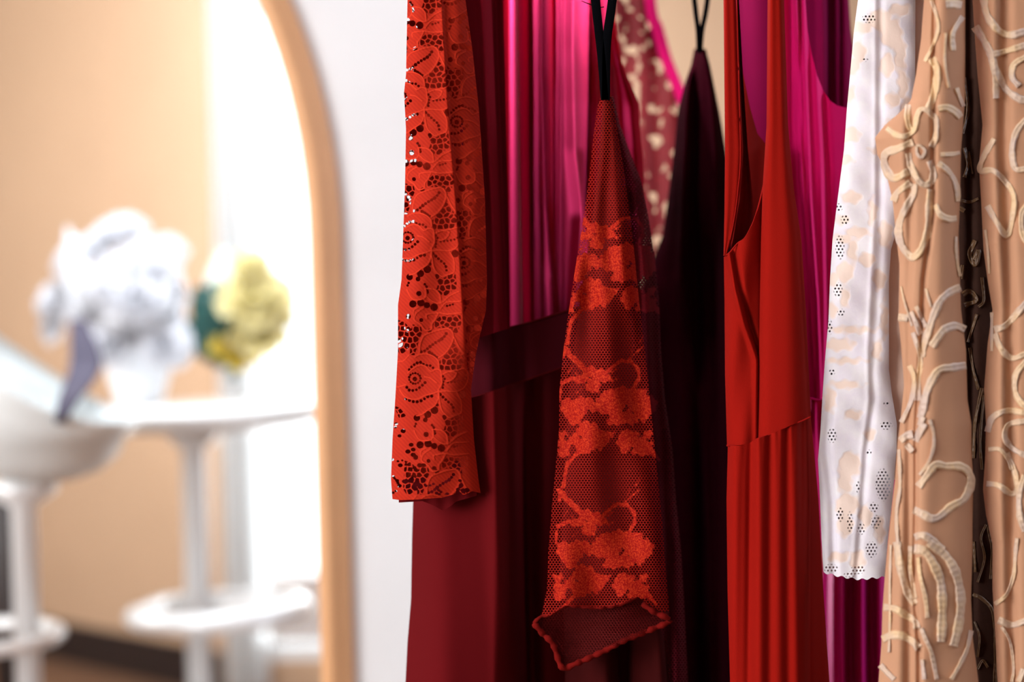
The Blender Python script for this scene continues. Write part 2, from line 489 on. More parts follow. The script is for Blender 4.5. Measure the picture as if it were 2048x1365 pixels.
def rose_fields(px, py, back=False):
    """(hole distance, cord distance) of the rose lace in pixels: negative = hole"""
    global _net_seeds
    fold = edge([(884, -100), (888, 80), (897, 220), (912, 400), (920, 520), (928, 640), (934, 740), (1000, 800), (1000, 1100)])(py)
    if back:
        sx, sy = px + 71, py + 133
    else:
        right = px > fold
        sx = np.where(right, px - 113, px); sy = np.where(right, py - 50, py)
    ry = sy - 784.0
    k = np.floor((ry + 164.0) / PER)
    x = sx - 878.0 - 14.5 * k
    y = ry - k * PER
    hole = np.full(px.shape, 50.0); cord = np.full(px.shape, 50.0)
    dots = []
    for pts, r, sp in ROSE_DOTS:
        for q in along(pts, sp): dots.append((q[0], q[1], r * (1.0 + .3 * random.random())))
    dots += ROSE_CIRC
    if _net_seeds is None:
        g = np.random.default_rng(5); xs, ys = np.meshgrid(np.arange(-110, 80, 11.5), np.arange(-180, 140, 11.0))
        _net_seeds = np.stack([xs + g.uniform(-3.6, 3.6, xs.shape) + (np.arange(xs.shape[0]) % 2)[:, None] * 5.7, ys + g.uniform(-3.2, 3.2, xs.shape)], -1).reshape(-1, 2)
    for dy, dx in ((0, 0), (PER, 14.5), (-PER, -14.5)):
        X, Y = x - dx, y - dy
        for cx, cy, r in dots:
            if cy + dy < -190 or cy + dy > 145: continue
            d = np.hypot(X - cx, (Y - cy)) - r
            hole = np.minimum(hole, d)
        for p in ROSE_NETS:
            ys = [q[1] + dy for q in p]
            if max(ys) < -170 or min(ys) > 125: continue
            s = poly_sdf(X, Y, p)
            m = s < 4
            if not m.any(): continue
            xx, yy = X[m], Y[m]
            d1 = np.full(xx.shape, 1e9); d2 = d1.copy()
            for sx_, sy_ in _net_seeds:
                if sx_ < min(q[0] for q in p) - 15 or sx_ > max(q[0] for q in p) + 15 or sy_ < min(q[1] for q in p) - 15 or sy_ > max(q[1] for q in p) + 15: continue
                d = np.hypot(xx - sx_, (yy - sy_) * 1.1)
                d2 = np.minimum(d2, np.maximum(d, d1)); d1 = np.minimum(d1, d)
            h = np.maximum(1.2 - (d2 - d1) * .5, s[m] + .6)
            hole[m] = np.minimum(hole[m], h)
        for p in ROSE_CORDS:
            ys = [q[1] + dy for q in p]
            if max(ys) < -175 or min(ys) > 130: continue
            cord = np.minimum(cord, seg_dist(X, Y, smooth_line(p, 6.0).tolist()))
    # cords always stay cloth
    hole = np.maximum(hole, 1.3 - cord)
    return hole, cord

# --------------------------------------------------------- 1. wine dress with red lace sleeve
t = NT('red_rose_lace')
hole = t.attr('lace'); cordv = t.attr('cord')
o = t.uv()
wv = t.n('TexWave', wave_type='BANDS', bands_direction='DIAGONAL'); wv.inputs['Scale'].default_value = 75
wv.inputs['Distortion'].default_value = 1.5
t.l(o, wv.inputs['Vector'])
nz = t.noise(260, 2, .6, t.obj())
base = t.mix(t.math('ADD', t.math('MULTIPLY', wv.outputs['Fac'], .45), t.math('MULTIPLY', nz, .5)), lin((158, 25, 6)), lin((188, 40, 10)))
cm = t.math('MULTIPLY_ADD', cordv, -.8, 1.35, clamp=True)
t.set(Base_Color=t.mix(cm, base, lin((208, 52, 24))), Roughness=.85,
      Alpha=t.math('MULTIPLY_ADD', hole, 1.4, .5, clamp=True))
t.p.inputs['Specular IOR Level'].default_value = .2
t.bump(t.math('ADD', t.math('MULTIPLY', wv.outputs['Fac'], .4), cm), .35, .0008)
M['roselace'] = t.m

wine_root = V(930, -240, 1.72)
A = thing('lace_sleeve_dress', 'wine dress, its cool-lit bodice painted magenta, with a long red rose-lace sleeve, leftmost on the rack', 'dress', wine_root)
sleeveL = edge([(816, -120), (815, 0), (812, 150), (808, 185), (812, 260), (810, 370), (806, 480), (803, 560), (796, 610), (796, 700), (791, 790), (785, 880), (782, 960), (785, 1000)])
sleeveR = edge([(918, -120), (931, 0), (945, 100), (958, 220), (970, 400), (974, 560), (972, 620), (958, 680), (950, 720), (942, 780), (948, 880), (957, 960), (961, 985)])
SFOLD = [(880, -120), (884, 0), (888, 80), (897, 220), (912, 400), (920, 520), (928, 640), (934, 740), (945, 800), (970, 850), (970, 1100)]
def sleeve_depth(px, py, u, v):
    f = edge(SFOLD)(py)
    live = step(py, -200, -100) * (1 - step(py, 740, 820))
    s = step(px, f - 2, f + 5)
    return 1.650 + .007 * s * live - ridge(px, py, SFOLD, 12, .003) * live + .0025 * np.sin(px / 17 + py / 90) + .002 * np.sin(py / 60 + px / 40) + .006 * step(py, 940, 1000) * (u - .5)
_cache = {}
def _rf(px, py, back):
    k = (back, px.shape)
    if k not in _cache: _cache[k] = rose_fields(px, py, back)
    return _cache[k]
HEMHOLES = [(770 + a / K, 820 + b_ / K, c_ / K) for a, b_, c_ in [(430, 690, 26), (480, 690, 24), (610, 725, 24), (365, 720, 20), (340, 830, 16), (375, 832, 14), (410, 822, 14), (150, 880, 20), (180, 945, 22), (160, 910, 16), (380, 920, 24), (425, 938, 26), (375, 980, 26), (510, 945, 16), (560, 940, 15), (600, 922, 15), (640, 970, 16),
            (665, 1000, 15), (695, 1022, 15), (770, 1050, 22), (880, 1055, 20), (930, 1045, 18), (955, 1000, 16), (1015, 1000, 28), (930, 880, 18), (945, 940, 24), (905, 990, 20), (160, 640, 14), (190, 690, 24), (215, 630, 12), (90, 620, 18), (262, 680, 16), (105, 830, 16), (120, 855, 14), (240, 890, 24), (310, 885, 24), (100, 1030, 16), (135, 1010, 14),
            (285, 520, 26), (350, 495, 24), (350, 560, 26), (225, 265, 26), (180, 325, 20), (140, 175, 18), (130, 215, 16), (325, 435, 24)]]
def lace_h(px, py, back):
    h, c = _rf(px, py, back)
    if back:
        h = np.where(px > sleeveL(py) + 22, np.maximum(h, 1.5), h)
    else:
        for hx, hy, hr in HEMHOLES:
            h = np.minimum(h, np.hypot((px - hx) / 1.25, py - hy) - hr)
    hem = (py > 990)
    return np.where(hem, np.maximum(h, 1.0), h)
def lace_c(px, py, back): return _rf(px, py, back)[1]
cuff_bot = curve([(780, 998), (800, 1001), (830, 1000), (885, 996), (905, 990), (930, 990), (945, 983), (961, 987)])
sl = cloth('lace_sleeve', M['roselace'], A, sleeveL, sleeveR, -260, cuff_bot, 104, 760, sleeve_depth, .024,
           {'lace': lace_h, 'cord': lace_c}, bump=lambda px, py: -.0011 * np.clip(1.6 - _rf(px, py, False)[1], 0, 1) if (False, px.shape) in _cache else -.0011 * np.clip(1.6 - rose_fields(px, py, False)[1], 0, 1))
sl['label'] = 'red rose-patterned lace sleeve'
# cuff: rolled edge and the darker lace turned inside
def tube(name, mat, parent, pts3, r, n=8):
    pts = [Vector(p) for p in pts3]; vs = []; up = Vector((0, 0, 1))
    for i, p in enumerate(pts):
        tg_ = (pts[min(i + 1, len(pts) - 1)] - pts[max(i - 1, 0)]).normalized()
        a = tg_.cross(up)
        if a.length < 1e-3: a = tg_.cross(Vector((1, 0, 0)))
        a.normalize(); b = tg_.cross(a)
        rr = r[i] if hasattr(r, '__len__') else r
        for k in range(n): vs.append(p + a * math.cos(2 * math.pi * k / n) * rr + b * math.sin(2 * math.pi * k / n) * rr)
    q = []
    for i in range(len(pts) - 1):
        for k in range(n):
            q.append((i * n + k, i * n + (k + 1) % n, (i + 1) * n + (k + 1) % n, (i + 1) * n + k))
    bm = bmesh.new(); bv = [bm.verts.new(v) for v in vs]
    for f in q: bm.faces.new([bv[i] for i in f])
    bm.faces.new(bv[:n][::-1]); bm.faces.new(bv[-n:])
    for f in bm.faces: f.smooth = True
    me = bpy.data.meshes.new(name); bm.to_mesh(me); bm.free()
    return link(name, me, mat, parent)
cloth('inner_cuff', M['wine'], A, edge([(796, 900), (798, 1040)]), edge([(955, 900), (952, 1040)]), 955,
      curve([(796, 1006), (830, 1004), (845, 1003), (868, 1012), (885, 1022), (900, 1014), (912, 1004), (940, 996), (960, 990)]), 40, 12,
      lambda px, py, u, v: 1.672 + .001 * np.sin(px / 5), .004)
cloth('side_panel', M['winepanel'], A, edge([(842, -260), (842, 300), (838, 700)]), edge([(998, -260), (1006, 0), (1012, 250), (1018, 500), (1020, 700)]), -260,
      curve([(830, 700), (945, 680), (1025, 655)]), 90, 80,
      lambda px, py, u, v: 1.705 + ridge(px, py, [(985, -260), (990, 0), (1000, 300), (1012, 700)], 13, .03) - ridge(px, py, [(958, -260), (965, 0), (990, 500), (992, 700)], 9, .012) + .002 * np.sin(px / 23), .02)
# bodice of the wine dress; cool light on it is painted magenta
BF = [([(1032, -260), (1036, 100), (1040, 300), (1046, 650)], 7, -.020), ([(1060, -260), (1062, 300), (1065, 650)], 8, .010),
      ([(1085, -260), (1083, 150), (1090, 400), (1110, 650)], 9, -.016), ([(1108, -260), (1105, 300), (1100, 650)], 8, .012),
      ([(1150, -260), (1146, 100), (1150, 300), (1165, 430), (1150, 650)], 14, -.030), ([(1182, -260), (1180, 300), (1170, 500)], 7, .018),
      ([(1122, -260), (1122, 300)], 6, -.008), ([(1218, -100), (1240, 250), (1262, 420)], 12, -.016), ([(1262, 100), (1275, 300)], 8, -.010), ([(1020, -260), (1022, 650)], 10, .02)]
def bod_depth(px, py, u, v):
    d = 1.80 + .07 * u
    for p, w, a in BF: d = d + 1.5 * ridge(px, py, p, w, a)
    return d
b = cloth('bodice', M['magenta'], A, edge([(985, -260), (1000, 700)]),
      edge([(1222, -260), (1228, 0), (1232, 60), (1245, 130), (1262, 170), (1277, 205), (1281, 270), (1286, 320), (1290, 420), (1270, 700)]), -260, 690, 220, 120, bod_depth, .05, back=False)
b['label'] = 'satin bodice with vertical folds, cool light painted in as magenta'
for pl in ([(1008, -260), (1010, 300), (1014, 690)], 16), ([(1058, -260), (1062, 300), (1068, 690)], 24), ([(1086, -260), (1084, 300), (1088, 690)], 8), ([(1108, -260), (1110, 250), (1116, 690)], 16), ([(1130, -260), (1129, 300), (1132, 690)], 8), ([(1186, -260), (1178, 60), (1172, 200), (1166, 420)], 8):  # unseen strips added behind the bodice to cut dark streaks
    cloth('shade_strip', M['winepanel'], A, edge([(x - pl[1] * .5, y) for x, y in pl[0]]), edge([(x + pl[1] * .5, y) for x, y in pl[0]]), -255, pl[0][-1][1], 8, 50,
          lambda px, py, u, v: bod_depth(px, py, (px - 985) / 260, v) + .016, .001)
cloth('bodice_light_block', M['winepanel'], A, edge([(960, -260), (985, 700)]), edge([(1222, -260), (1228, 0), (1232, 60), (1245, 130), (1262, 170), (1277, 205), (1281, 270), (1286, 320), (1290, 420), (1270, 700)]), -260, 690, 60, 60,
      lambda px, py, u, v: 1.945 + .006 * np.sin(px / 19) - .11 * np.abs(2 * u - 1) ** 6, .004)  # unseen back layer added to keep light from behind off the bodice
def waist_depth(px, py, u, v):
    return 1.765 + .02 * u + ridge(px, py, [(1035, 600), (1045, 820)], 18, .012) - ridge(px, py, [(985, 600), (985, 820)], 16, .010)
wtop = curve([(930, 676), (965, 668), (1060, 645), (1140, 620), (1190, 604)]); wbot = curve([(930, 799), (960, 792), (1000, 778), (1060, 758), (1140, 730), (1190, 712)])
cloth('waistband', M['wineshade'], A, edge([(900, 500), (900, 900)]), edge([(1190, 500), (1190, 900)]), wtop, wbot, 90, 30, waist_depth, .03)
for nm, c in (('waist_seam', wtop), ('waist_seam', wbot)):
    xs = np.linspace(905, 1184, 44)
    tube(nm, M['wine'], A, [V(x, c(x), float(waist_depth(x, c(x), (x - 900) / 290, 0)) + .03 * abs(2 * (x - 900) / 290 - 1) ** 4 - .001) for x in xs], .0012, 6)
def skirt_depth(px, py, u, v):
    d = 1.70 + .13 * step(px, 985, 1075)
    d = d - ridge(px, py, [(985, 780), (1000, 1000), (1030, 1365), (1040, 1700)], 26, .02) + ridge(px, py, [(1040, 780), (1062, 1365), (1070, 1700)], 16, .03)
    d = d - ridge(px, py, [(870, 780), (880, 1365)], 40, .012) + .004 * np.sin(px / 35 + py / 400)
    return d - .008 * ridge(px, py, [(1085, 780), (1090, 1700)], 12, 1)
cloth('skirt', M['wine'], A, edge([(838, 780), (826, 1010), (824, 1080), (822, 1200), (815, 1285), (811, 1365), (795, 1560), (780, 1900)]),
      edge([(1188, 700), (1180, 1100), (1190, 1500), (1200, 1900)]), wbot, 1900, 140, 120, skirt_depth, .05)  # darker than the bodice; shade is included in the skirt colour

# --------------------------------------------------------- 2. red net-lace dress on a black loop
C = thing('net_lace_dress', 'sheer red floral net-lace dress hanging by a narrow black loop in the middle', 'dress', V(1212, -240, 1.68))
KB = 4.55
def CB(pts): return [(1080 + x / KB, 660 + y / KB) for x, y in pts]
blobs = [(1150, 822, 22, 20), (1168, 808, 20, 14), (1137, 812, 14, 14), (1150, 838, 14, 12), (1185, 812, 16, 9), (1222, 806, 30, 22), (1245, 792, 24, 18),
         (1275, 802, 24, 22), (1282, 826, 16, 14), (1250, 836, 34, 11), (1228, 842, 12, 9), (1175, 862, 22, 16), (1190, 880, 22, 20), (1170, 890, 20, 14), (1150, 880, 18, 10),
         (1212, 872, 14, 8), (1255, 880, 18, 18), (1250, 893, 12, 12), (1282, 894, 18, 16), (1272, 880, 12, 10), (1295, 872, 10, 8), (1122, 872, 7, 9), (1128, 900, 12, 16),
         (1295, 900, 14, 10), (1180, 745, 12, 12), (1198, 752, 16, 11), (1185, 772, 13, 11), (1165, 757, 16, 9), (1215, 756, 12, 7), (1300, 810, 12, 16)]
strokes = [([(1130, 697), (1142, 712), (1160, 730), (1180, 750)], 5.5), ([(1123, 767), (1140, 758), (1165, 754)], 4.0),
           ([(1205, 752), (1225, 733), (1243, 722), (1262, 724), (1276, 738), (1278, 756), (1266, 778), (1255, 784)], 3.6),
           ([(1127, 1000), (1128, 960), (1135, 928), (1155, 908), (1175, 898)], 3.6), ([(1124, 768), (1120, 780), (1121, 800)], 2.5),
           ([(1258, 718), (1268, 690), (1282, 668)], 1.2), ([(1225, 745), (1250, 725), (1290, 690)], 1.2), ([(1130, 755), (1150, 725)], 1.2), ([(1170, 770), (1150, 790)], 1.3),
           ([(1130, 985), (1140, 1000)], 5), ([(1128, 700), (1125, 690)], 5), ([(1265, 850), (1268, 872)], 1.4), ([(1132, 850), (1126, 876)], 1.4), ([(1303, 905), (1318, 920)], 4)]
CPER = 287.0
def flower_field(px, py, back):
    x = px.astype(float); y = py.astype(float)
    if back: x = x + 43; y = y + 120
    k = np.floor((y - 690) / CPER)
    yy = y - k * CPER; xx = x + 8.0 * k
    s = np.full(x.shape, 60.0)
    wob = 2.0 * np.sin(xx / 3.7 + yy / 5.1) + 1.6 * np.sin(xx / 2.3 - yy / 2.9) + 1.5 * np.sin(yy / 3.3)
    for dy in (0, CPER, -CPER):
        for cx, cy, rx, ry in blobs:
            q = np.hypot((xx - cx) / (rx * 1.12), (yy - cy - dy) / (ry * 1.12))
            s = np.minimum(s, (q - 1) * min(rx, ry) + wob)
        for p, w in strokes:
            s = np.minimum(s, seg_dist(xx, yy - dy, p) - w + .35 * wob)
    return s + np.where(y < 436, 40 * step(-y, -436, -415), 0)
def net_lace(name, net_col, flo_a, flo_b, r=.40, period=6.2):
    t = NT(name)
    s = t.math('MULTIPLY_ADD', t.attr('flower'), -.6, .5, clamp=True)
    h = t.hexdist(period, (1, 1.15))
    holes = t.math('MULTIPLY_ADD', t.math('SUBTRACT', h, r), 12, .5, clamp=True)
    sp = t.noise(520, 2, .75, t.obj())
    flo = t.mix(t.math('MULTIPLY_ADD', sp, 4.0, -1.7, clamp=True), flo_a, flo_b)
    t.set(Base_Color=t.mix(s, net_col, flo), Roughness=.75, Alpha=t.math('MAXIMUM', s, holes))
    t.p.inputs['Specular IOR Level'].default_value = .08
    t.bump(t.math('ADD', s, sp), .35, .001)
    return t.m
M['netlace'] = net_lace('red_net_lace', lin((148, 24, 14)), lin((146, 15, 13)), lin((206, 58, 26)))
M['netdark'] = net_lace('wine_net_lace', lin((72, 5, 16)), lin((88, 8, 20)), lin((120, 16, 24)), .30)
CL = edge([(1202, 190), (1195, 215), (1188, 260), (1180, 340), (1168, 430), (1150, 540), (1135, 640), (1127, 700), (1119, 780), (1118, 860), (1112, 930), (1105, 1000), (1097, 1100), (1094, 1180), (1082, 1240)])
CR = edge([(1223, 190), (1228, 215), (1236, 270), (1246, 330), (1260, 430), (1268, 500), (1278, 600), (1290, 700), (1298, 780), (1305, 850), (1315, 950), (1325, 1050), (1330, 1120), (1340, 1240)])
def c_depth(px, py, u, v):
    amp = step(py, 300, 600)
    return 1.672 + .006 * np.sin(u * 9 + py / 120) * amp + .004 * np.sin(u * 15 - py / 70) * amp + .010 * np.abs(u - .45) * amp
front = cloth('lace_front', M['netlace'], C, CL, CR, 188, curve([(1080, 1236), (1100, 1232), (1130, 1212), (1160, 1214), (1200, 1216), (1240, 1210), (1275, 1194), (1300, 1212), (1325, 1226), (1340, 1222)]), 90, 420, c_depth, .012,
      {'flower': flower_field}, back=False)
front['label'] = 'red lace with flower bands on a fine net'
# lining behind the net; glow patches painted as red-brown mottling
cloth('lining', fabric('glow_mottled_lining', lin((84, 10, 10)), .9, vary=.5, grain=18), C, edge([(1206, 195), (1200, 300), (1186, 430), (1155, 640), (1138, 780), (1130, 930), (1122, 1100), (1112, 1240)]),
      edge([(1220, 195), (1232, 300), (1250, 430), (1268, 600), (1285, 780), (1300, 930), (1312, 1100), (1325, 1240)]), 194, 1205, 50, 90,
      lambda px, py, u, v: 1.712 + .004 * np.sin(u * 8 + py / 90) + .015 * step(py, 250, 700), .010)
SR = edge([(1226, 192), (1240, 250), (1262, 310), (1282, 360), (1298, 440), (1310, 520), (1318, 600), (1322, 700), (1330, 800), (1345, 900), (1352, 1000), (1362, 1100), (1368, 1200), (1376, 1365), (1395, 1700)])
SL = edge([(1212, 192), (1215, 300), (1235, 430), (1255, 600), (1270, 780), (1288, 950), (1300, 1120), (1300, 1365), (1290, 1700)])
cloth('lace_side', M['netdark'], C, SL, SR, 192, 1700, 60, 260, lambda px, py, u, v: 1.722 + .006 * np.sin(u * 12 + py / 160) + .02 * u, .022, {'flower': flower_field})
def hem_L(y): return np.interp(y, [1180, 1226, 1245, 1262, 1290, 1335], [1095, 1085, 1068, 1076, 1108, 1124])
hem = M['netshade'] = net_lace('shaded_red_net_lace', lin((84, 11, 10)), lin((92, 12, 10)), lin((140, 36, 20)))  # red net darkened in colour for the shade inside the hem
cloth('turned_hem', M['netshade'], C, lambda y: np.interp(y, [1180, 1226, 1247, 1262, 1290, 1336], [1092, 1084, 1068, 1074, 1108, 1122]), lambda y: np.interp(y, [1180, 1228, 1250, 1400], [1330, 1338, 1337, 1334]), 1190,
      curve([(1066, 1250), (1085, 1270), (1105, 1290), (1122, 1338), (1150, 1330), (1200, 1308), (1250, 1282), (1300, 1262), (1340, 1246)]), 90, 50,
      lambda px, py, u, v: 1.700 + .010 * np.sin(u * 7) - .014 * step(v, .55, .95), .006, {'flower': lambda px, py, back: np.full(px.shape, 60.0)})
hb = [(1068, 1248), (1085, 1268), (1106, 1290), (1124, 1336), (1150, 1329), (1200, 1307), (1250, 1281), (1300, 1261), (1339, 1242), (1310, 1226), (1285, 1208)]
for pts, w in ((hb, .0035), ([(1068, 1247), (1082, 1234), (1100, 1230), (1130, 1213), (1160, 1214), (1200, 1216), (1240, 1210), (1275, 1194)], .0022)):
    c = smooth_line(pts, 5)
    tube('hem_edging', M['redin'], C, [V(x, y, 1.686 + .002 * math.sin(x / 4)) for x, y in c], [w * (1 + .25 * math.sin(i * 1.7)) for i in range(len(c))], 8)
for l, r, nm in (([(1128, 1210), (1130, 1365), (1125, 1700)], [(1232, 1210), (1240, 1365), (1250, 1700)], 'underskirt'), ([(1262, 1210), (1256, 1365), (1250, 1700)], [(1330, 1210), (1345, 1365), (1360, 1700)], 'underskirt')):
    cloth(nm, fabric('wine_red_underskirt', lin((56, 5, 5)), .9, vary=.3, grain=40), C, edge(l), edge(r), 1215, 1700, 40, 40, lambda px, py, u, v: 1.73 + .012 * np.sin(u * 6), .03)
def strap(parent, pts_list, d, w_list, name='hanging_loop'):
    vs, qs, n = [], [], 0
    for pts, w in zip(pts_list, w_list):
        c = smooth_line(pts, 6); tt = np.gradient(c, axis=0); tt /= np.hypot(tt[:, 0], tt[:, 1])[:, None]
        nn = np.stack([-tt[:, 1], tt[:, 0]], -1)
        ww = np.interp(np.linspace(0, 1, len(c)), [0, 1], w)
        ring = [(-.5, -.001), (-.4, -.0018), (.4, -.0018), (.5, -.001), (.5, .001), (-.5, .001), (-.5, -.001)]
        X = c[:, None, 0] + nn[:, None, 0] * np.array([s for s, _ in ring])[None] * ww[:, None]
        Y = c[:, None, 1] + nn[:, None, 1] * np.array([s for s, _ in ring])[None] * ww[:, None]
        D = d + np.broadcast_to(np.array([q for _, q in ring])[None], X.shape)
        vs.append(P(X, Y, D).reshape(-1, 3)); qs.append(grid_faces(7, len(c), n)); n += X.size
    me = mesh_np(name, np.concatenate(vs), np.concatenate(qs))
    o = link(name, me, M['black'], parent); o['label'] = 'narrow black fabric loop'
    return o
strap(C, [[(1170, -260), (1186, -60), (1193, 20), (1203, 110), (1210, 200)], [(1252, -260), (1232, -60), (1222, 20), (1213, 90), (1211, 200)]], 1.668, [(20, 17), (18, 18)])
tube('loose_thread', M['black'], C, [V(x, y, 1.69) for x, y in smooth_line([(1163, 2), (1178, 8), (1196, 15), (1208, 14)], 4)], .0006, 5)

# --------------------------------------------------------- 3. magenta lace blouse behind
D_ = thing('lace_blouse', 'blurred crimson lace blouse with a pink-edged neckline, behind the two black loops', 'blouse', V(1300, -240, 2.16))
t = NT('crimson_open_lace')
nz = t.noise(46, 1, .4, t.vmath('MULTIPLY', t.uv(), (1.0, .75, 1.0)))
hl = t.math('MULTIPLY_ADD', t.math('SUBTRACT', nz, .60), 20, .5, clamp=True)
t.set(Base_Color=t.mix(t.noise(60, 2, .5, t.uv()), lin((104, 3, 14)), lin((140, 10, 24))), Roughness=.7, Alpha=t.math('SUBTRACT', 1.0, hl))
M['openlace'] = t.m
cloth('lace_yoke', M['openlace'], D_, edge([(1215, -260), (1226, 0), (1240, 150), (1262, 260), (1285, 420), (1290, 620)]),
      edge([(1285, -260), (1298, 0), (1314, 60), (1331, 120), (1356, 180), (1385, 260), (1400, 400), (1400, 620)]), -260, 620, 60, 120, lambda px, py, u, v: 2.16 + .004 * np.sin(px / 9), .004, back=False)
nb = smooth_line([(1287, -260), (1300, 0), (1316, 60), (1333, 120), (1358, 182), (1388, 262)], 6)
tube('neck_binding', M['pink'], D_, [V(x, y, 2.16) for x, y in nb], .009, 8)

# --------------------------------------------------------- 4. plum velvet dress
E = thing('velvet_dress', 'dark plum velvet dress hanging by a thin black loop, left of the red sleeveless dress', 'dress', V(1398, -240, 1.90))
EL = edge([(1388, 100), (1382, 130), (1370, 165), (1356, 220), (1348, 300), (1338, 380), (1325, 470), (1290, 560), (1200, 760), (1130, 1100), (1120, 1800)])
ER = edge([(1412, 100), (1420, 130), (1430, 180), (1440, 230), (1450, 290), (1470, 420), (1490, 700), (1500, 1100), (1520, 1800)])
def e_depth(px, py, u, v):
    return 1.90 + ridge(px, py, [(1392, 100), (1385, 400), (1400, 800), (1410, 1800)], 10, .02) - ridge(px, py, [(1375, 200), (1360, 560), (1402, 800), (1420, 1100), (1425, 1800)], 8, .014) - ridge(px, py, [(1418, 100), (1432, 300), (1440, 1800)], 8, .016) + .004 * np.sin(px / 11) + .08 * step(py, 300, 560)
cloth('velvet_body', M['plum'], E, EL, ER, 98, 1800, 110, 160, e_depth, .045)
strap(E, [[(1376, -260), (1386, -40), (1391, 20), (1396, 60), (1398, 106)], [(1432, -260), (1418, -40), (1412, 20), (1404, 60), (1400, 106)]], 1.895, [(12, 10), (12, 10)])

# --------------------------------------------------------- 5. red sleeveless dress
R_ = thing('sleeveless_dress', 'matte red sleeveless dress with a gathered skirt below the waist seam', 'dress', V(1530, -240, 1.66))
FOLD = [(1535, -260), (1535, 0), (1533, 250), (1525, 380), (1522, 480), (1519, 640), (1516, 880)]
def fr_depth(px, py, u, v):
    return 1.640 + .010 * np.sin(u * 2.2) - ridge(px, py, [(1570, -200), (1580, 880)], 30, .008) + .05 * step(px, edge([(1562, 0), (1570, 300), (1590, 470), (1612, 830)])(py), edge([(1580, 0), (1590, 300), (1612, 470), (1634, 830)])(py))
waist_r = curve([(1500, 884), (1520, 878), (1550, 866), (1580, 852), (1605, 842), (1625, 833)])
cloth('front_bodice', M['red'], R_, edge(FOLD), edge([(1566, -260), (1568, 0), (1576, 250), (1588, 380), (1603, 480), (1612, 620), (1622, 835)]), -260, waist_r, 60, 160, fr_depth, .022)
cloth('armhole_shade', M['redin'], R_, edge([(1462, -260), (1462, 900)]), edge([(1560, -260), (1600, 900)]), curve([(1460, 60), (1485, 140), (1500, 215), (1515, 268), (1535, 292), (1600, 300)]), 870, 50, 60,
      lambda px, py, u, v: 1.735 + .004 * np.sin(px / 12), .008)  # dark sheet standing in for the shade inside the armhole
# left half: shoulder strap outside the armhole, then the bodice below it
cloth('shoulder_strap', M['red'], R_, edge([(1446, -260), (1447, 0), (1450, 300), (1449, 420), (1447, 520)]), edge([(1466, -260), (1472, 0), (1479, 200), (1485, 300), (1480, 380), (1472, 440), (1464, 480), (1452, 515)]), -260, 512, 24, 90,
      lambda px, py, u, v: 1.668 + .004 * np.sin(u * 3), .010)
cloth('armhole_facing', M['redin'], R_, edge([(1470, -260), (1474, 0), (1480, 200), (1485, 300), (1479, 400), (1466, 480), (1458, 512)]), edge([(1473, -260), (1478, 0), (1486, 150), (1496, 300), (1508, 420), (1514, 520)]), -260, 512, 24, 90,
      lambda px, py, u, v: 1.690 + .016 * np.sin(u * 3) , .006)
def armcurve(x): return np.interp(x, [1445, 1452, 1462, 1475, 1490, 1505, 1515, 1524, 1534], [515, 512, 504, 486, 476, 448, 420, 385, 330])
def lb_depth(px, py, u, v):
    return 1.664 - ridge(px, py, [(1458, 500), (1470, 580), (1490, 650), (1514, 720), (1514, 890)], 7, .008) + ridge(px, py, [(1466, 500), (1480, 580), (1500, 650), (1524, 720), (1524, 890)], 7, .010) - ridge(px, py, [(1490, 400), (1485, 520)], 18, .004) + .002 * np.sin(px / 9 + py / 60)
cloth('left_bodice', M['red'], R_, edge([(1447, 480), (1449, 600), (1450, 750), (1454, 893)]), edge([(1534, 200), (1530, 893)]), armcurve, curve([(1450, 892), (1480, 891), (1505, 886), (1535, 876)]), 70, 110, lb_depth, .020)
c = smooth_line([(1534, 335), (1524, 385), (1515, 420), (1505, 448), (1490, 476), (1475, 487), (1460, 505), (1452, 511)], 4)
tube('armhole_stitching', M['thread'], R_, [V(x, y, 1.664 + .012 * abs(2 * (x - 1447) / 85 - 1) ** 4) for x, y in c], .0010, 6)
tube('strap_stitching', M['thread'], R_, [V(x, y, 1.668) for x, y in smooth_line([(1468, -260), (1476, 100), (1481, 300), (1476, 380), (1468, 440), (1460, 480)], 8)], .0008, 6)
SKF = [(1470, 12, -.010), (1486, 7, .006), (1502, 7, .018), (1520, 12, -.012), (1538, 6, .007), (1556, 12, -.010), (1572, 6, .006), (1588, 9, -.006), (1604, 6, .012), (1630, 10, .010)]
def sk_depth(px, py, u, v):
    d = 1.645 + 0 * px
    s = (py - 850) / 515
    for x0, w, a in SKF:
        xc = 1540 + (x0 - 1540) * (1 + .10 * s)
        d = d + .6 * a * np.exp(-((px - xc) / (1.25 * w * (1 + .25 * s))) ** 2)
    return d + .03 * step(px, 1606, 1622) + .0012 * np.sin(px / 2.6) * np.exp(-(py - 850) / 60)
skirt_top = curve([(1450, 892), (1480, 892), (1500, 886), (1510, 880), (1550, 865), (1580, 852), (1605, 842), (1625, 833)])
cloth('gathered_skirt', M['red'], R_, edge([(1456, 880), (1453, 1000), (1455, 1180), (1460, 1365), (1462, 1800)]), edge([(1621, 830), (1628, 900), (1637, 1000), (1645, 1150), (1652, 1260), (1659, 1365), (1690, 1800)]), skirt_top, 1800, 170, 130, sk_depth, .030)
c = smooth_line([(1453, 892), (1480, 891.5), (1503, 886), (1516, 878), (1550, 866), (1580, 852), (1605, 842), (1622, 834)], 4)
tube('waist_seam', M['thread'], R_, [V(x, y, 1.646 + (.020 if x < 1512 else 0)) for x, y in c], .0011, 6)

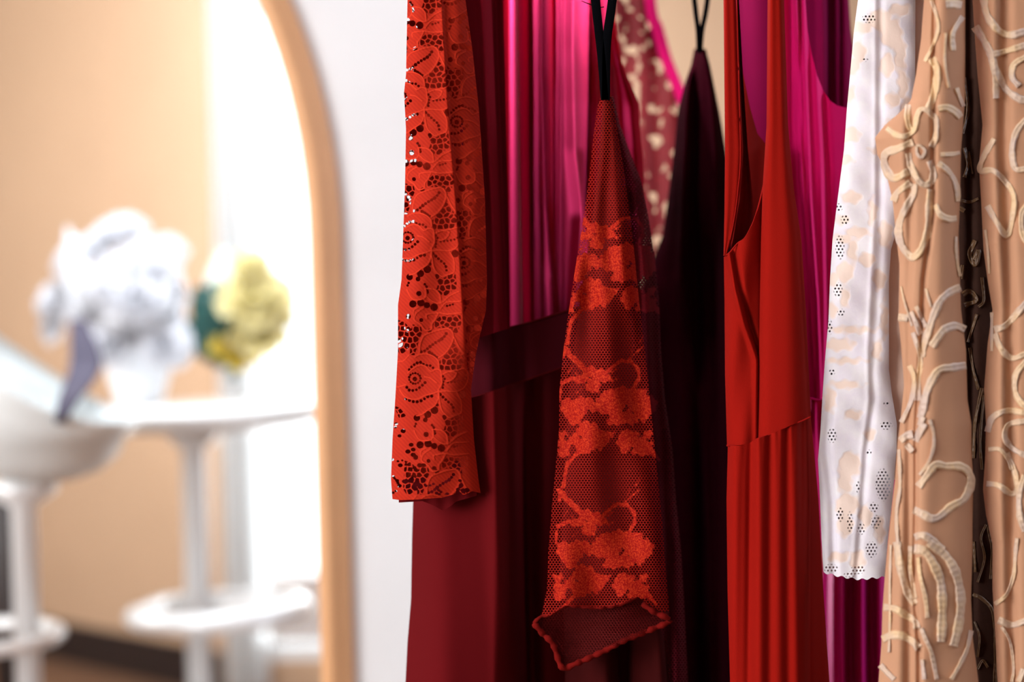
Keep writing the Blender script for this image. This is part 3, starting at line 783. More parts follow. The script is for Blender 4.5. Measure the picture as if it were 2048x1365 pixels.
# --------------------------------------------------------- 6. right side of the red dress, cool light painted pink
G = thing('cool_lit_side', 'right side of the red sleeveless dress with a deep armhole, cool light painted in as hot pink', 'dress', V(1620, -240, 1.76))
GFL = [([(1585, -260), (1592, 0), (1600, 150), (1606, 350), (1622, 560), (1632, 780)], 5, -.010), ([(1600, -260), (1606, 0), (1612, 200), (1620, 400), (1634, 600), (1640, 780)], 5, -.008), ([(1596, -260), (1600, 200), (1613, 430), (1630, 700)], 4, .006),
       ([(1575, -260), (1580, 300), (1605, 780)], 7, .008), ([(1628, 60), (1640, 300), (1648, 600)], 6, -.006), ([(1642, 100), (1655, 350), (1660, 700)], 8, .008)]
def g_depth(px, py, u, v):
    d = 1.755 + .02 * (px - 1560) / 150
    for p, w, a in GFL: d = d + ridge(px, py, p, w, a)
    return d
cloth('cool_lit_panel', M['pink'], G, edge([(1545, -260), (1545, 0), (1560, 400), (1590, 830)]),
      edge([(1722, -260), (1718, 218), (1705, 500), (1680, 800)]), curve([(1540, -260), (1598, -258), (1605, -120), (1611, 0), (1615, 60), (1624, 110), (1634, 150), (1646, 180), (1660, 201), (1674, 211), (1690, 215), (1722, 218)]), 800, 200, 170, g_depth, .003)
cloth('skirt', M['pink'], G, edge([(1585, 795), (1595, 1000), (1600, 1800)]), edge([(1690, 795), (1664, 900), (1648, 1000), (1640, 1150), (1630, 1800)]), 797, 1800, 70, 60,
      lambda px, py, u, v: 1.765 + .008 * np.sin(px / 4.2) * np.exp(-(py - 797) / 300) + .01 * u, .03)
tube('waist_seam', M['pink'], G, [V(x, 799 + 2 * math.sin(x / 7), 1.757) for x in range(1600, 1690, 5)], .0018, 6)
# --------------------------------------------------------- 7. fuchsia satin dress
Hd = thing('satin_dress', 'glossy fuchsia satin dress seen below the hem of the white lace sleeve', 'dress', V(1690, -240, 1.86))
HF = [(1655, 7, .012), (1672, 5, -.010), (1690, 7, -.020), (1706, 6, .016), (1728, 7, -.022), (1748, 7, .016), (1765, 9, -.012), (1640, 9, -.012), (1782, 9, .01)]
def h_depth(px, py, u, v):
    d = 1.86 + 0 * px
    s = (py - 1150) / 1150 * .10
    for x0, w, a in HF:
        d = d + a * np.exp(-((px - (1700 + (x0 - 1700) * (1 + s) + 5 * np.sin(py / 260))) / w) ** 2)
    return d
M['fuchsiashade'] = fabric('shaded_fuchsia_jersey', lin((116, 9, 58)), .8, spec=.03, vary=.06)  # same dress as the skirt, dimmed in colour for armhole shade
cloth('bodice', M['fuchsiashade'], Hd, edge([(1470, -260), (1470, 300), (1480, 500), (1620, 700), (1640, 850)]), edge([(1692, -260), (1698, 0), (1702, 60), (1720, 180), (1745, 300), (1800, 700), (1805, 850)]), -260, 830, 280, 90, h_depth, .04)
cloth('satin_skirt', M['fuchsia'], Hd, edge([(1630, 700), (1644, 900), (1642, 1800)]), edge([(1800, 700), (1805, 1800)]), 815, 1800, 200, 90, h_depth, .04)

# --------------------------------------------------------- 8. white lace dress
I_ = thing('white_lace_dress', 'white floral lace dress over a peach lining, its sleeve ending in a scalloped hem', 'dress', V(1750, -240, 1.70))
petals = []
g = np.random.default_rng(3)
PT = [(1722, 55, 26, 12), (1760, 40, 26, 20), (1718, 105, 14, 22), (1782, 65, 22, 30), (1800, 110, 12, 40), (1708, 130, 12, 20), (1786, 200, 16, 14), (1806, 170, 10, 30), (1700, 190, 10, 18), (1792, 250, 20, 14),
      (1697, 270, 22, 16), (1800, 20, 22, 12), (1690, 320, 16, 10), (1702, 395, 20, 12), (1685, 440, 14, 9), (1745, 425, 8, 24), (1715, 465, 24, 10), (1690, 478, 22, 9), (1705, 500, 10, 28), (1735, 520, 16, 14), (1690, 545, 18, 20),
      (1668, 560, 10, 14), (1690, 595, 9, 22), (1665, 620, 9, 14), (1700, 660, 44, 7), (1680, 690, 28, 12), (1690, 722, 34, 6), (1690, 770, 30, 8), (1660, 800, 12, 24), (1706, 830, 16, 10), (1700, 930, 22, 26), (1690, 960, 14, 30), (1695, 1010, 24, 22),
      (1690, 1050, 16, 24), (1715, 1120, 16, 18), (1680, 1115, 20, 10), (1732, 1035, 12, 22), (1760, 1060, 10, 26), (1740, 870, 10, 12), (1775, 130, 14, 22), (1812, 230, 12, 40), (1770, 300, 26, 10), (1760, 560, 12, 20), (1770, 640, 8, 30), (1755, 700, 10, 20), (1790, 330, 16, 30), (1772, 470, 14, 26)]
def petal_field(px, py, back):
    s = np.full(px.shape, 30.)
    wob = 1.6 * np.sin(px / 4.1 + py / 6.3) + 1.3 * np.sin(py / 3.4 - px / 5.2)
    for cx, cy, rx, ry in PT:
        s = np.minimum(s, (np.hypot((px - cx) / rx, (py - cy) / ry) - 1) * min(rx, ry) + wob)
    return s
HC = [(1738, 37, 14, 9), (1730, 120, 7, 3), (1680, 495, 9, 24), (1674, 415, 12, 8), (1690, 440, 8, 10), (1676, 580, 9, 14), (1682, 625, 7, 7), (1660, 655, 5, 14), (1664, 745, 6, 6), (1773, 808, 6, 4), (1772, 852, 12, 8), (1766, 970, 15, 32), (1664, 872, 9, 14), (1748, 1015, 9, 10), (1752, 1045, 10, 14),
      (1722, 1058, 8, 12), (1743, 1100, 12, 16), (1680, 1030, 7, 14), (1716, 1140, 14, 9), (1662, 1138, 14, 9), (1700, 1150, 12, 6), (1700, 1045, 6, 20), (1738, 905, 5, 5), (1716, 975, 4, 12)]
def open_field(px, py, back):
    s = np.full(px.shape, 30.)
    if back: return s + 10
    for cx, cy, rx, ry in HC:
        s = np.minimum(s, (np.hypot((px - cx) / rx, (py - cy) / ry) - 1) * min(rx, ry))
    return s
t = NT('white_floral_lace')
pf = t.math('MULTIPLY_ADD', t.attr('petal'), -.16, .55, clamp=True)
h = t.hexdist(7.2, (1, .95))
op = t.math('MULTIPLY', t.math('MULTIPLY_ADD', t.attr('open'), -.5, .5, clamp=True), t.math('LESS_THAN', h, .27))
nn_ = t.noise(46, 4, .6, t.obj())
white = t.mix(t.math('MULTIPLY_ADD', nn_, 2.6, -.8, clamp=True), lin((244, 238, 250)), lin((252, 250, 253)))
t.set(Base_Color=t.mix(pf, white, lin((252, 230, 216))), Roughness=.8, Alpha=t.math('SUBTRACT', 1.0, op))
t.bump(t.math('ADD', t.math('MULTIPLY', pf, .8), nn_), .35, .0016)
M['whitelace'] = t.m
IL = edge([(1735, -260), (1716, 0), (1708, 60), (1700, 150), (1694, 215), (1688, 300), (1675, 400), (1665, 480), (1660, 560), (1657, 640), (1650, 720), (1645, 790), (1641, 860), (1636, 920), (1640, 1000), (1643, 1080), (1648, 1160)])
IR = edge([(1832, -260), (1830, 200), (1805, 420), (1782, 500), (1778, 560), (1778, 740), (1784, 790), (1794, 850), (1793, 900), (1785, 1000), (1776, 1080), (1770, 1160)])
def i_depth(px, py, u, v):
    return 1.668 - ridge(px, py, [(1752, -260), (1750, 400), (1735, 700), (1738, 800), (1725, 900), (1705, 1160)], 6, .0012) + ridge(px, py, [(1762, -260), (1760, 500), (1745, 750), (1748, 800), (1733, 900), (1712, 1160)], 9, .002) + .0011 * np.sin(py / 37 + px / 29) + .0006 * np.sin(py / 13 - px / 11) + .003 * np.sin(py / 110) \
        + ridge(px, py, [(1662, 780), (1652, 900), (1665, 1000), (1668, 1160)], 8, .005) * step(py, 760, 840)
scal = lambda x: np.interp(x, [1640, 1680, 1720, 1770], [1144, 1154, 1160, 1155]) + 2.0 * np.sin(x / 3.2)
cloth('lace_sleeve', M['whitelace'], I_, IL, IR, -260, scal, 90, 520, i_depth, .008, {'petal': petal_field, 'open': open_field})
cloth('peach_body', M['peach'], I_, edge([(1720, -260), (1712, 300), (1700, 700), (1700, 1000)]), edge([(1850, -260), (1850, 120), (1842, 480), (1822, 700), (1822, 860), (1800, 1000)]), -260, 960, 60, 90,
      lambda px, py, u, v: 1.690 + .0015 * np.sin(py / 21 + px / 17) + .001 * np.sin(py / 9), .003)

# --------------------------------------------------------- 9. beige ribbon dress
J = thing('ribbon_dress', 'beige mesh dress covered in looping cream ribbon applique, rightmost and nearest', 'dress', V(1930, -240, 1.56))
JL = edge([(1850, -260), (1848, 0), (1842, 80), (1832, 150), (1822, 200), (1800, 225), (1770, 250), (1750, 275), (1755, 310), (1772, 345), (1785, 400), (1792, 470), (1799, 530), (1798, 600), (1797, 640), (1802, 690), (1808, 770), (1802, 830), (1795, 890), (1790, 960), (1783, 1020), (1776, 1085), (1770, 1150), (1765, 1220), (1763, 1290), (1757, 1365), (1740, 1800)])
JR = edge([(1931, -260), (1930, 200), (1922, 300), (1920, 400), (1917, 470), (1920, 560), (1922, 620), (1932, 700), (1935, 800), (1943, 850), (1943, 900), (1946, 950), (1946, 990), (1945, 1050), (1945, 1100), (1942, 1200), (1946, 1280), (1957, 1365), (1970, 1800)])
def jd(px, py):
    u = np.clip((px - JL(py)) / (JR(py) - JL(py)), 0, 1)
    d = 1.570 - .010 * np.sin(np.pi * u) + ridge(px, py, [(1872, -260), (1868, 100), (1866, 420), (1848, 560), (1842, 700), (1832, 860), (1832, 1000), (1828, 1180), (1838, 1290), (1840, 1800)], 5, .007)
    d = d - ridge(px, py, [(1885, -260), (1890, 300), (1880, 600), (1850, 1000), (1850, 1800)], 22, .005) + ridge(px, py, [(1820, 500), (1815, 600), (1818, 700)], 9, .006) - ridge(px, py, [(1805, 300), (1815, 500), (1805, 900), (1795, 1365)], 14, .004)
    return d + .05 * np.clip((1830 - px) / 90, 0, 1) * step(py, 180, 290) * (1 - step(py, 290, 420)) * .3
def jdepth(px, py, u, v): return jd(px, py)
def j_front(px, py):
    u = np.clip((px - JL(py)) / (JR(py) - JL(py)), 0, 1)
    return jd(px, py) + .016 * np.abs(2 * u - 1) ** 4
cloth('sleeve', M['beige'], J, JL, JR, -260, 1800, 90, 420, jdepth, .016)
KL = edge([(1942, -260), (1945, 0), (1950, 80), (1955, 150), (1965, 250), (1958, 330), (1962, 400), (1967, 500), (1975, 560), (1985, 620), (1975, 690), (1968, 780), (1972, 850), (1970, 920), (1966, 980), (1972, 1030), (1985, 1090), (1985, 1180), (1990, 1260), (1995, 1365), (2000, 1800)])
KR = edge([(2170, -260), (2170, 1800)])
def kd(px, py):
    return 1.585 - ridge(px, py, [(1990, -260), (1985, 300), (2000, 600), (2000, 1365), (2000, 1800)], 16, .008) + ridge(px, py, [(2012, -260), (2008, 300), (2020, 600), (2030, 1800)], 12, .008)
def k_front(px, py):
    u = np.clip((px - KL(py)) / (KR(py) - KL(py)), 0, 1)
    return kd(px, py) + .03 * np.abs(2 * u - 1) ** 4
cloth('body', M['beige'], J, KL, KR, -260, 1800, 80, 420, lambda px, py, u, v: kd(px, py), .03)
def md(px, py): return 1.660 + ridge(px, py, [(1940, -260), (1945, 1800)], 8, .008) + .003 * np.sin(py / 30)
cloth('shadow_panel', M['beigeshade'], J, edge([(1890, -260), (1890, 1800)]), edge([(2040, -260), (2040, 1800)]), -260, 1800, 50, 140, lambda px, py, u, v: md(px, py), .02)['label'] = 'inside of the fold, shade put into its dark brown colour'
t = NT('cream_ribbon')
uvn = t.uv()
nz = t.noise(22, 3, .6, t.obj()); fz = t.noise(500, 2, .6, t.obj())
c1 = t.mix(t.math('MULTIPLY_ADD', nz, 3.2, -1.15, clamp=True), lin((206, 180, 164)), lin((228, 192, 146)))
t.set(Base_Color=c1, Roughness=.5)
t.p.inputs['Sheen Weight'].default_value = .15
t.bump(fz, .3, .0006)
M['ribbon'] = t.m
def cv(o, s, pts): return [(o[0] + x / s, o[1] + y / s) for x, y in pts]
rb = Ribbons(j_front)
o1, s1 = (1740, 0), 4.55
for pts, w in [([(690, 40), (760, 35), (835, 50)], 16), ([(845, 150), (790, 230), (750, 330), (760, 460)], 10), ([(560, 530), (610, 640), (600, 780), (570, 900), (540, 990)], 15), ([(790, 800), (820, 890), (850, 970)], 8),
               ([(620, 990), (700, 980), (780, 1020), (825, 1070)], 14), ([(150, 1165), (240, 1230), (330, 1240), (400, 1180), (430, 1060), (460, 1000), (510, 1000), (560, 1040), (600, 1100), (595, 1250), (560, 1340)], 11), ([(350, 950), (340, 1050), (350, 1130), (370, 1180)], 11),
               ([(560, 0), (600, 130), (620, 260), (570, 420), (500, 560)], 7), ([(690, 300), (680, 560), (720, 800)], 5)]:
    rb.add(cv(o1, s1, pts), w)
o2 = (1740, 280)
for pts, w in [([(390, 20), (260, 80), (150, 120), (130, 200), (160, 290), (220, 350), (330, 300), (350, 290)], 15), ([(350, 120), (370, 230), (420, 340), (490, 410), (560, 380), (575, 290), (540, 190)], 13), ([(420, 60), (430, 130), (470, 160), (500, 100), (450, 50), (420, 60)], 6),
               ([(640, 135), (750, 130), (820, 115)], 8), ([(620, 210), (700, 270), (760, 350), (795, 450), (800, 560)], 10), ([(370, 390), (250, 480), (215, 560)], 13), ([(400, 400), (400, 480), (340, 600), (280, 720), (260, 830), (280, 940), (330, 1020), (390, 1070), (450, 1020), (500, 920), (530, 800), (540, 600), (550, 450)], 14),
               ([(590, 590), (640, 680), (720, 720), (790, 715)], 12), ([(785, 880), (785, 1000), (800, 1150), (820, 1240)], 6)]:
    rb.add(cv(o2, s1, pts), w)
o3 = (1760, 560)
for pts, w in [([(165, 340), (250, 350)], 14), ([(735, 70), (640, 110), (550, 190), (490, 320), (440, 470), (400, 600), (380, 700)], 14), ([(415, 80), (440, 170), (465, 250)], 5), ([(330, 240), (370, 330), (420, 430)], 8), ([(280, 290), (330, 400), (370, 500)], 10), ([(775, 455), (690, 420), (590, 450), (530, 520), (470, 610)], 15),
               ([(785, 780), (660, 800), (540, 820), (470, 920), (420, 1040), (390, 1180), (370, 1260)], 15), ([(300, 480), (340, 600), (370, 740), (340, 950), (330, 1100)], 9), ([(270, 780), (310, 900), (290, 1080), (230, 1230), (195, 1300)], 9), ([(390, 1250), (360, 1330)], 12), ([(370, 700), (350, 900), (360, 1100)], 8), ([(190, 60), (230, 230), (290, 420)], 4)]:
    rb.add(cv(o3, s1, pts), w)
o4, s4 = (1760, 840), 5.055
for pts, w in [([(205, 215), (270, 165), (330, 150)], 15), ([(270, 250), (330, 320)], 12), ([(450, 40), (400, 130), (360, 220)], 14), ([(500, 0), (540, 130), (540, 280), (490, 430), (400, 560)], 6), ([(390, 680), (470, 570), (560, 460), (680, 470), (800, 470), (890, 520), (920, 640), (850, 800), (720, 880), (600, 980), (520, 1000), (420, 950), (340, 910)], 15),
               ([(190, 300), (200, 500), (200, 700), (170, 900), (170, 1100), (190, 1360)], 7), ([(350, 1190), (430, 1170), (540, 1230), (640, 1320)], 14)]:
    rb.add(cv(o4, s4, pts), w)
o5, s5 = (1740, 1080), 4.79
for pts, w in [([(560, 20), (700, 130), (790, 250), (840, 380), (870, 560), (860, 750), (830, 900), (800, 1020)], 17), ([(420, 90), (520, 110), (600, 220), (670, 380), (690, 560), (690, 780), (680, 980)], 17), ([(390, 60), (385, 250), (410, 430), (430, 560)], 9), ([(260, 20), (280, 200), (320, 380), (370, 520), (430, 620)], 15),
               ([(130, 650), (230, 660), (340, 720), (430, 780), (450, 850)], 14), ([(120, 960), (200, 920), (300, 920), (400, 970), (470, 1040)], 15), ([(460, 170), (480, 350), (530, 560), (550, 750)], 8), ([(490, 850), (530, 950), (590, 1100), (640, 1340)], 8), ([(970, 870), (930, 1050), (860, 1200), (780, 1340)], 8), ([(100, 1200), (150, 1260), (230, 1340)], 11), ([(200, 50), (190, 400), (190, 800), (180, 1080)], 5), ([(500, 1150), (520, 1340)], 8)]:
    rb.add(cv(o5, s5, pts), w)
rb.build('ribbon_applique', M['ribbon'], J)
rk = Ribbons(k_front)
o6, s6 = (1908, 0), 2.843
for pts, w in [([(165, -60), (170, 0), (190, 90), (250, 170), (320, 200), (398, 180), (460, 150)], 14), ([(120, 150), (170, 230), (210, 310), (240, 400), (290, 500), (350, 550), (398, 570), (450, 560)], 14), ([(225, 310), (300, 290), (398, 260), (460, 240)], 12), ([(430, 320), (398, 330), (340, 370), (330, 440), (370, 490)], 12),
               ([(420, 680), (398, 690), (350, 760), (330, 860), (350, 960), (420, 960)], 12), ([(230, 790), (170, 890), (150, 970), (220, 970), (290, 1030), (340, 1120), (330, 1250), (300, 1340), (240, 1260), (190, 1170)], 11), ([(430, 1150), (385, 1220), (390, 1330), (430, 1400)], 11), ([(215, 330), (235, 450), (240, 560)], 12)]:
    rk.add(cv(o6, s6, pts), w)
o7 = (1908, 460)
for pts, w in [([(230, 570), (300, 540), (398, 430), (450, 380)], 13), ([(230, 590), (270, 680), (330, 730), (398, 710), (450, 690)], 12), ([(420, 740), (398, 760), (350, 830), (350, 930), (398, 1000), (440, 1020)], 12), ([(190, 1150), (220, 1070), (300, 1030), (398, 1040), (450, 1050)], 12), ([(430, 1090), (398, 1090), (310, 1110), (290, 1180), (330, 1240), (398, 1280), (440, 1290)], 11),
               ([(195, 1250), (260, 1250), (310, 1310), (330, 1365)], 8), ([(178, 0), (192, 120), (200, 250)], 5), ([(215, 470), (215, 690)], 6)]:
    rk.add(cv(o7, s6, pts), w)
o8, s8 = (1908, 900), 2.936
for pts, w in [([(190, 200), (260, 210), (340, 260), (370, 220), (350, 110), (310, 20)], 11), ([(415, 150), (385, 250), (385, 380), (415, 480)], 12), ([(370, 520), (360, 620), (350, 740), (310, 850), (240, 910)], 8), ([(260, 1000), (340, 1030), (411, 1010), (450, 1000)], 13), ([(280, 1040), (330, 1130), (350, 1280), (340, 1365)], 6), ([(411, 1290), (380, 1365)], 12)]:
    rk.add(cv(o8, s8, pts), w)
rk.build('ribbon_applique', M['ribbon'], J)
rm = Ribbons(lambda x, y: md(x, y))
M['ribshade'] = plain('shaded_ribbon', lin((104, 76, 50)), .4, 0, .6, 60)  # ribbon darkened in colour for the shade of the fold
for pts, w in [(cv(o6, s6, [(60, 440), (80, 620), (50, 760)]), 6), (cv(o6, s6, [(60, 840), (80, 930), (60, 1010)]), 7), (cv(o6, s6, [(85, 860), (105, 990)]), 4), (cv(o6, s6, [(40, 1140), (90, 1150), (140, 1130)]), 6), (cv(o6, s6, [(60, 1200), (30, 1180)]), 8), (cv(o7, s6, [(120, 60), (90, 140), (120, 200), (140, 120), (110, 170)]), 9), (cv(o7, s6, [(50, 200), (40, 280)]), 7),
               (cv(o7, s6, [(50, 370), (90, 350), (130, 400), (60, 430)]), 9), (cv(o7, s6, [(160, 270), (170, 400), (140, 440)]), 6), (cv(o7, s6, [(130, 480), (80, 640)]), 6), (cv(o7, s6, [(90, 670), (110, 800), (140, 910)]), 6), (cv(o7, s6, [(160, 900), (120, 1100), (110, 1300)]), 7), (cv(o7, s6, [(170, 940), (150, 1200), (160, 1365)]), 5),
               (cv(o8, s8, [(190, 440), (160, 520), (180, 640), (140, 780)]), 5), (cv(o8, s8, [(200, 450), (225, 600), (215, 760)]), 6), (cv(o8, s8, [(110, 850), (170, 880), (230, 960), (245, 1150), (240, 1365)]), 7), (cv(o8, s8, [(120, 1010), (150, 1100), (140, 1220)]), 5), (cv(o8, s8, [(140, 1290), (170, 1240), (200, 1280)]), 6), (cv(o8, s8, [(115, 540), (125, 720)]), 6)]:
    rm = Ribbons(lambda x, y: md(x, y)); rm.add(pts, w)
    rm.build('ribbon_strip', M['ribshade'], J)['label'] = 'ribbon strip in the fold, shade put into its dark colour'
pass

# --------------------------------------------------------- far room: table, stools, flowers
def lathe(name, mat, parent, prof, cx, cy, n=40):
    vs = []
    for r, z in prof:
        for k in range(n): vs.append((cx + r * math.cos(2 * math.pi * k / n), cy + r * math.sin(2 * math.pi * k / n), z))
    q = [(i * n + k, i * n + (k + 1) % n, (i + 1) * n + (k + 1) % n, (i + 1) * n + k) for i in range(len(prof) - 1) for k in range(n)]
    me = mesh_np(name, np.array(vs), np.array(q))
    return link(name, me, mat, parent)

TY = 3.55
tc = V(405, 800, TY)
T = thing('bar_table', 'white round bar table on a chrome column, seen through the arch', 'table', (tc.x, TY, 0))
zt_ = 0.915
lathe('tabletop', M['white_gloss'], T, [(0, zt_), (.27, zt_), (.292, zt_ - .006), (.30, zt_ - .02), (.29, zt_ - .045), (.24, zt_ - .06), (.05, zt_ - .075), (0, zt_ - .075)], tc.x, TY, 64)
colx = V(392, 1050, TY).x
lathe('column', M['chrome'], T, [(0, zt_ - .07), (.06, zt_ - .07), (.06, zt_ - .09), (.031, zt_ - .11), (.031, .05), (.0, .05)], colx, TY)
lathe('base', M['chrome'], T, [(0, .05), (.05, .05), (.10, .025), (.21, .012), (.22, 0), (0, 0)], colx, TY, 48)
fz_ = V(392, 1218, TY).z
ring = [(colx - .115 + .0, TY - .03), (colx - .13, TY - .10), (colx - .06, TY - .17), (colx + .08, TY - .20), (colx + .21, TY - .14), (colx + .26, TY - .02), (colx + .20, TY + .10), (colx + .06, TY + .12), (colx - .09, TY + .06)]
rr = smooth_line([(x, y) for x, y in ring + ring[:1]], .02) if False else np.array(ring + ring[:1])
ringc = []
for i in range(len(ring)):
    a, b, c_, d = [np.array(ring[(i + j - 1) % len(ring)]) for j in range(4)]
    for tt in np.linspace(0, 1, 8, endpoint=False):
        ringc.append(0.5 * (2 * b + (c_ - a) * tt + (2 * a - 5 * b + 4 * c_ - d) * tt ** 2 + (3 * b - a - 3 * c_ + d) * tt ** 3))
ringc.append(ringc[0])
tube('footrest', M['chrome'], T, [(x, y, fz_) for x, y in ringc], .026, 12)
tube('footrest_arm', M['chrome'], T, [(colx + .02, TY, fz_), (colx + .26, TY - .02, fz_)], .015, 10)

# bar stool with bucket seat
SY = 2.98
scx = V(48, 1050, SY)
S = thing('bar_stool', 'white bucket-seat bar stool on a chrome post, at the left edge', 'stool', (scx.x, SY, 0))
seat_c = V(85, 800, SY)
zb, rad = V(85, 965, SY).z, .172
vs = []; n = 48; prof = [0, .35, .65, .85, .96, 1.0, 1.0, 1.0, 1.0]
rows = []
for inner in (0, 1):
    for j, pr in enumerate(prof):
        for k in range(n):
            a = 2 * math.pi * k / n
            back_ = (1 - math.cos(a)) / 2           # 1 on the left side
            rimh = .12 + .24 * back_ ** 1.6
            zz = [0, .004, .02, .05, .09, .13, .5, .8, 1.0][j]
            z = zz if j < 5 else .09 + (rimh - .09 + .0) * [0, 0, 0, 0, 0, .1, .45, .75, 1.0][j]
            r = pr * rad * (1 + .12 * max(0, j - 4) / 4) - (.014 if inner else 0)
            vs.append((seat_c.x + r * math.cos(a) * 1.02, SY + r * math.sin(a), zb + z + (.014 if inner and j < 8 else 0)))
m = len(prof); q = []
for s in (0, 1):
    for j in range(m - 1):
        for k in range(n):
            i0 = s * m * n + j * n
            q.append((i0 + k, i0 + (k + 1) % n, i0 + n + (k + 1) % n, i0 + n + k))
for k in range(n): q.append(((m - 1) * n + k, (m - 1) * n + (k + 1) % n, (2 * m - 1) * n + (k + 1) % n, (2 * m - 1) * n + k))
link('bucket_seat', mesh_np('bucket_seat', np.array(vs), np.array(q)), M['seat_white'], S)
lathe('post', M['chrome'], S, [(0, zb + .005), (.07, zb + .005), (.07, zb - .02), (.026, zb - .05), (.026, .05), (0, .05)], scx.x, SY)
lathe('base', M['chrome'], S, [(0, .05), (.05, .05), (.10, .025), (.19, .012), (.20, 0), (0, 0)], scx.x, SY, 48)
sfz = V(20, 1275, SY).z
tube('footrest', M['chrome'], S, [(scx.x + .17 * math.cos(a) - .11, SY - .0 + .15 * math.sin(a), sfz) for a in np.linspace(0, 2 * math.pi, 33)], .016, 10)

# dark wooden chair cut by the frame edge
wc = V(-30, 960, 3.62)
Wd = thing('wooden_stool', 'dark wooden stool with warm light painted into its seat, cut off by the left edge', 'stool', (wc.x, 3.62, 0))
lathe('seat', M['oak'], Wd, [(0, wc.z + .02), (.075, wc.z + .02), (.085, wc.z + .005), (.08, wc.z - .02), (0, wc.z - .03)], wc.x, 3.62)  # honey colour on the seat stands in for warm light
for dx, dy in ((.045, -.04), (-.045, -.04), (.045, .05), (-.045, .05)):
    tube('leg', M['baseboard'], Wd, [(wc.x + dx, 3.62 + dy, wc.z - .02), (wc.x + dx * 1.25, 3.62 + dy * 1.3, 0)], [.026, .02], 10)

# flowers on the table
M['petal_white'] = fabric('white_petals', (.93, .93, .96), .7, vary=.03, transl=((.95, .95, .97), .45))
M['petal_yellow'] = fabric('pale_yellow_petals', lin((255, 247, 208)), .7, vary=.03, transl=(lin((255, 247, 208)), .45))
M['petal_gold'] = fabric('golden_yellow_petals', lin((244, 226, 120)), .7, vary=.03, transl=(lin((244, 226, 120)), .4))
M['leaf'] = plain('deep_green_leaf', lin((24, 84, 78)), .5, 0, .2, 30)
M['paper'] = plain('white_wrapping_paper', (.86, .88, .92), .8)
M['scarf'] = fabric('slate_grey_cloth', lin((86, 82, 96)), .9)
def bloom(name, mat, parent, c, r, seed, lean=(0, 0, 1)):
    g = random.Random(seed); bm = bmesh.new()
    ax = Vector(lean).normalized(); rot = ax.to_track_quat('Z', 'Y').to_matrix()
    for ringi, (cnt, tilt, size) in enumerate(((5, .18, .55), (7, .55, .75), (8, .95, .9), (9, 1.35, 1.0))):
        for k in range(cnt):
            a = 2 * math.pi * (k + .5 * ringi) / cnt + g.uniform(-.15, .15)
            tl = tilt + g.uniform(-.12, .12); grid = []
            for i in range(6):
                row = []
                for j in range(5):
                    s = i / 5; w = (j / 4 - .5) * 2
                    wid = r * size * .55 * math.sin(math.pi * min(1, .12 + .80 * s)) ** .7
                    ang = tl * (.35 + .65 * s)
                    rad_ = r * size * (s * math.sin(ang) + .06); h = r * size * (s * math.cos(ang))
                    h += .16 * r * w * w
                    p = Vector((rad_ * math.cos(a) - wid * w * math.sin(a), rad_ * math.sin(a) + wid * w * math.cos(a), h - .25 * r))
                    row.append(bm.verts.new(Vector(c) + rot @ p))
                grid.append(row)
            for i in range(5):
                for j in range(4): bm.faces.new((grid[i][j], grid[i][j + 1], grid[i + 1][j + 1], grid[i + 1][j]))
    r_ = bmesh.ops.solidify(bm, geom=bm.faces[:], thickness=.002)
    for f in bm.faces: f.smooth = True
    me = bpy.data.meshes.new(name); bm.to_mesh(me); bm.free()
    return link(name, me, mat, parent)
def leaf(name, mat, parent, base, tip, w, bend=(0, -.03, .02)):
    b, t_ = Vector(base), Vector(tip); ax = t_ - b
    side = ax.cross(Vector((0, 1, 0))).normalized(); bm = bmesh.new(); rows = []
    for i in range(11):
        s = i / 10; ww = w * math.sin(math.pi * (s * .96 + .02)) ** .8
        c = b + ax * s + Vector(bend) * math.sin(math.pi * s)
        rows.append([bm.verts.new(c + side * ww * k + Vector((0, -.012, 0)) * (1 - abs(k))) for k in (-1, -.5, 0, .5, 1)])
    for i in range(10):
        for j in range(4): bm.faces.new((rows[i][j], rows[i][j + 1], rows[i + 1][j + 1], rows[i + 1][j]))
    bmesh.ops.solidify(bm, geom=bm.faces[:], thickness=.0015)
    for f in bm.faces: f.smooth = True
    me = bpy.data.meshes.new(name); bm.to_mesh(me); bm.free()
    return link(name, me, mat, parent)
wb = V(270, 740, TY)
WB = thing('white_bouquet', 'big white flower bouquet in white paper on the bar table', 'bouquet', (wb.x, TY, zt_))
for i, (x, y, r, dy) in enumerate(((240, 470, .062, .02), (190, 500, .055, .0), (290, 540, .075, -.04), (330, 505, .05, .04), (240, 570, .075, -.07), (325, 590, .055, -.02), (300, 640, .075, -.06), (115, 600, .055, 0), (112, 650, .045, .0), (180, 610, .06, -.05), (150, 520, .05, -.02), (215, 690, .06, -.10), (330, 690, .06, -.10), (280, 600, .07, -.10))):
    p = V(x, y, TY + dy)
    bloom('bloom', M['petal_white'], WB, p, r * 1.15, i, (p.x - wb.x, -.25, max(.1, p.z - zt_ - .1)))
cone = [(.055, zt_ + .001), (.062, zt_ + .03), (.08, zt_ + .09), (.095, zt_ + .17), (.112, zt_ + .235), (.108, zt_ + .235), (.091, zt_ + .17), (.076, zt_ + .09), (.058, zt_ + .035), (.0, zt_ + .03)]
lathe('paper_wrap', M['paper'], WB, cone, wb.x + .01, TY, 30)
leaf('paper_fold', M['paper'], WB, V(205, 720, TY - .05), V(135, 455, TY - .06), .035, (0, -.02, 0))
yb = V(470, 745, TY)
YB = thing('yellow_bouquet', 'yellow flowers with deep green leaves, right end of the bar table', 'bouquet', (yb.x, TY - .02, zt_))
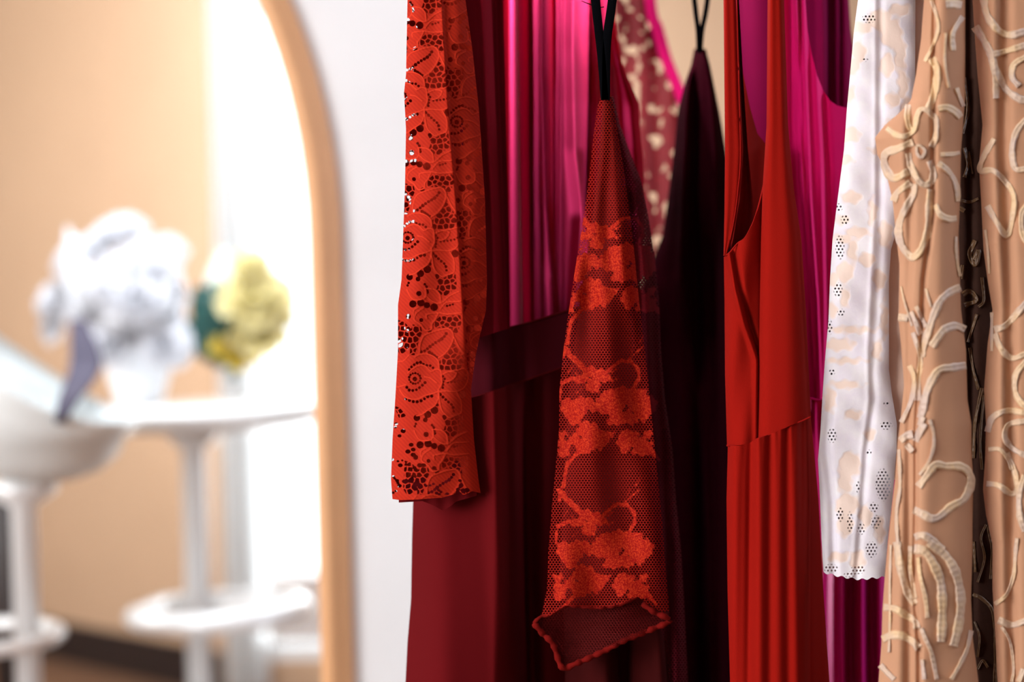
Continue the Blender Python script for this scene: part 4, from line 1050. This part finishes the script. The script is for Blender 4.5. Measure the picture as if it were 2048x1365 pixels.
for i, (x, y, r, mt) in enumerate(((510, 600, .10, 'petal_yellow'), (515, 670, .075, 'petal_yellow'), (500, 530, .05, 'petal_yellow'), (455, 690, .05, 'petal_gold'), (488, 715, .045, 'petal_gold'), (540, 640, .06, 'petal_yellow'))):
    p = V(x, y, TY - .06)
    bloom('bloom', M[mt], YB, p, r, 40 + i, (p.x - yb.x, -.7, .7))
for b, tp, w in (((450, 735), (395, 570), .04), ((445, 735), (420, 565), .035), ((440, 738), (372, 640), .03), ((455, 735), (440, 560), .03), ((440, 735), (385, 690), .025)):
    leaf('leaf', M['leaf'], YB, V(*b, TY - .04), V(*tp, TY - .02), w)
leaf('pale_leaf', plain('pale_sage_leaf', (.7, .78, .74), .6), YB, V(450, 720, TY + .02), V(450, 495, TY + .05), .045)
for x in (462, 475, 490):
    tube('stem', M['leaf'], YB, [V(x, 700, TY - .045), V(465 + (x - 475) * .4, 757, TY - .03)], .004, 6)
# slate scarf over the table's left edge
sv, sq = [], []
cl = [(156, 640, 16, 3.27), (168, 690, 28, 3.23), (172, 730, 34, 3.20), (158, 765, 30, 3.06), (140, 795, 22, 2.84), (126, 828, 15, 2.80), (118, 848, 8, 2.80)]
me_pts = smooth_line([(c_[0], c_[1]) for c_ in cl], 8)
wy = np.interp(me_pts[:, 1], [c_[1] for c_ in cl], [c_[2] for c_ in cl]); dy_ = np.interp(me_pts[:, 1], [c_[1] for c_ in cl], [c_[3] for c_ in cl])
prof = [(-1, 0), (-.6, -.008), (-.2, .002), (.2, -.010), (.6, .0), (1, -.004), (.6, .008), (0, .008), (-.6, .006), (-1, 0)]
X = me_pts[:, None, 0] + np.array([p_[0] for p_ in prof])[None] * wy[:, None]
Dp = dy_[:, None] + np.array([p_[1] for p_ in prof])[None]
so = link('scarf', mesh_np('scarf', P(X, np.broadcast_to(me_pts[:, None, 1], X.shape), Dp).reshape(-1, 3), grid_faces(len(prof), len(me_pts))), M['scarf'])
tag(so, 'slate grey scarf hanging between the white stool and the bar table', 'scarf')
# sheer white curtain at the left of the far window
cx0, cx1 = V(436, 700, 4.25).x, V(520, 700, 4.25).x
u_ = np.linspace(0, 1, 60); z_ = np.linspace(.03, 2.5, 12)
XX = cx0 + (cx1 - cx0) * u_[None, :] + 0 * z_[:, None]; YY = 4.24 + .018 * np.sin(u_[None, :] * 34) + 0 * z_[:, None]; ZZ = np.broadcast_to(z_[:, None], XX.shape)
vv = np.stack([XX, YY, ZZ], -1).reshape(-1, 3); vb = vv + np.array([0, .004, 0])
sheer = fabric('sheer_white_voile', (.9, .91, .92), .9, vary=.03, transl=((.97, .98, .98), .7))
cu = link('curtain', mesh_np('curtain', np.concatenate([vv, vb]), np.concatenate([grid_faces(60, 12), grid_faces(60, 12, 720, True)])), sheer)
tag(cu, 'sheer white curtain beside the bright window beyond the arch', 'curtain')
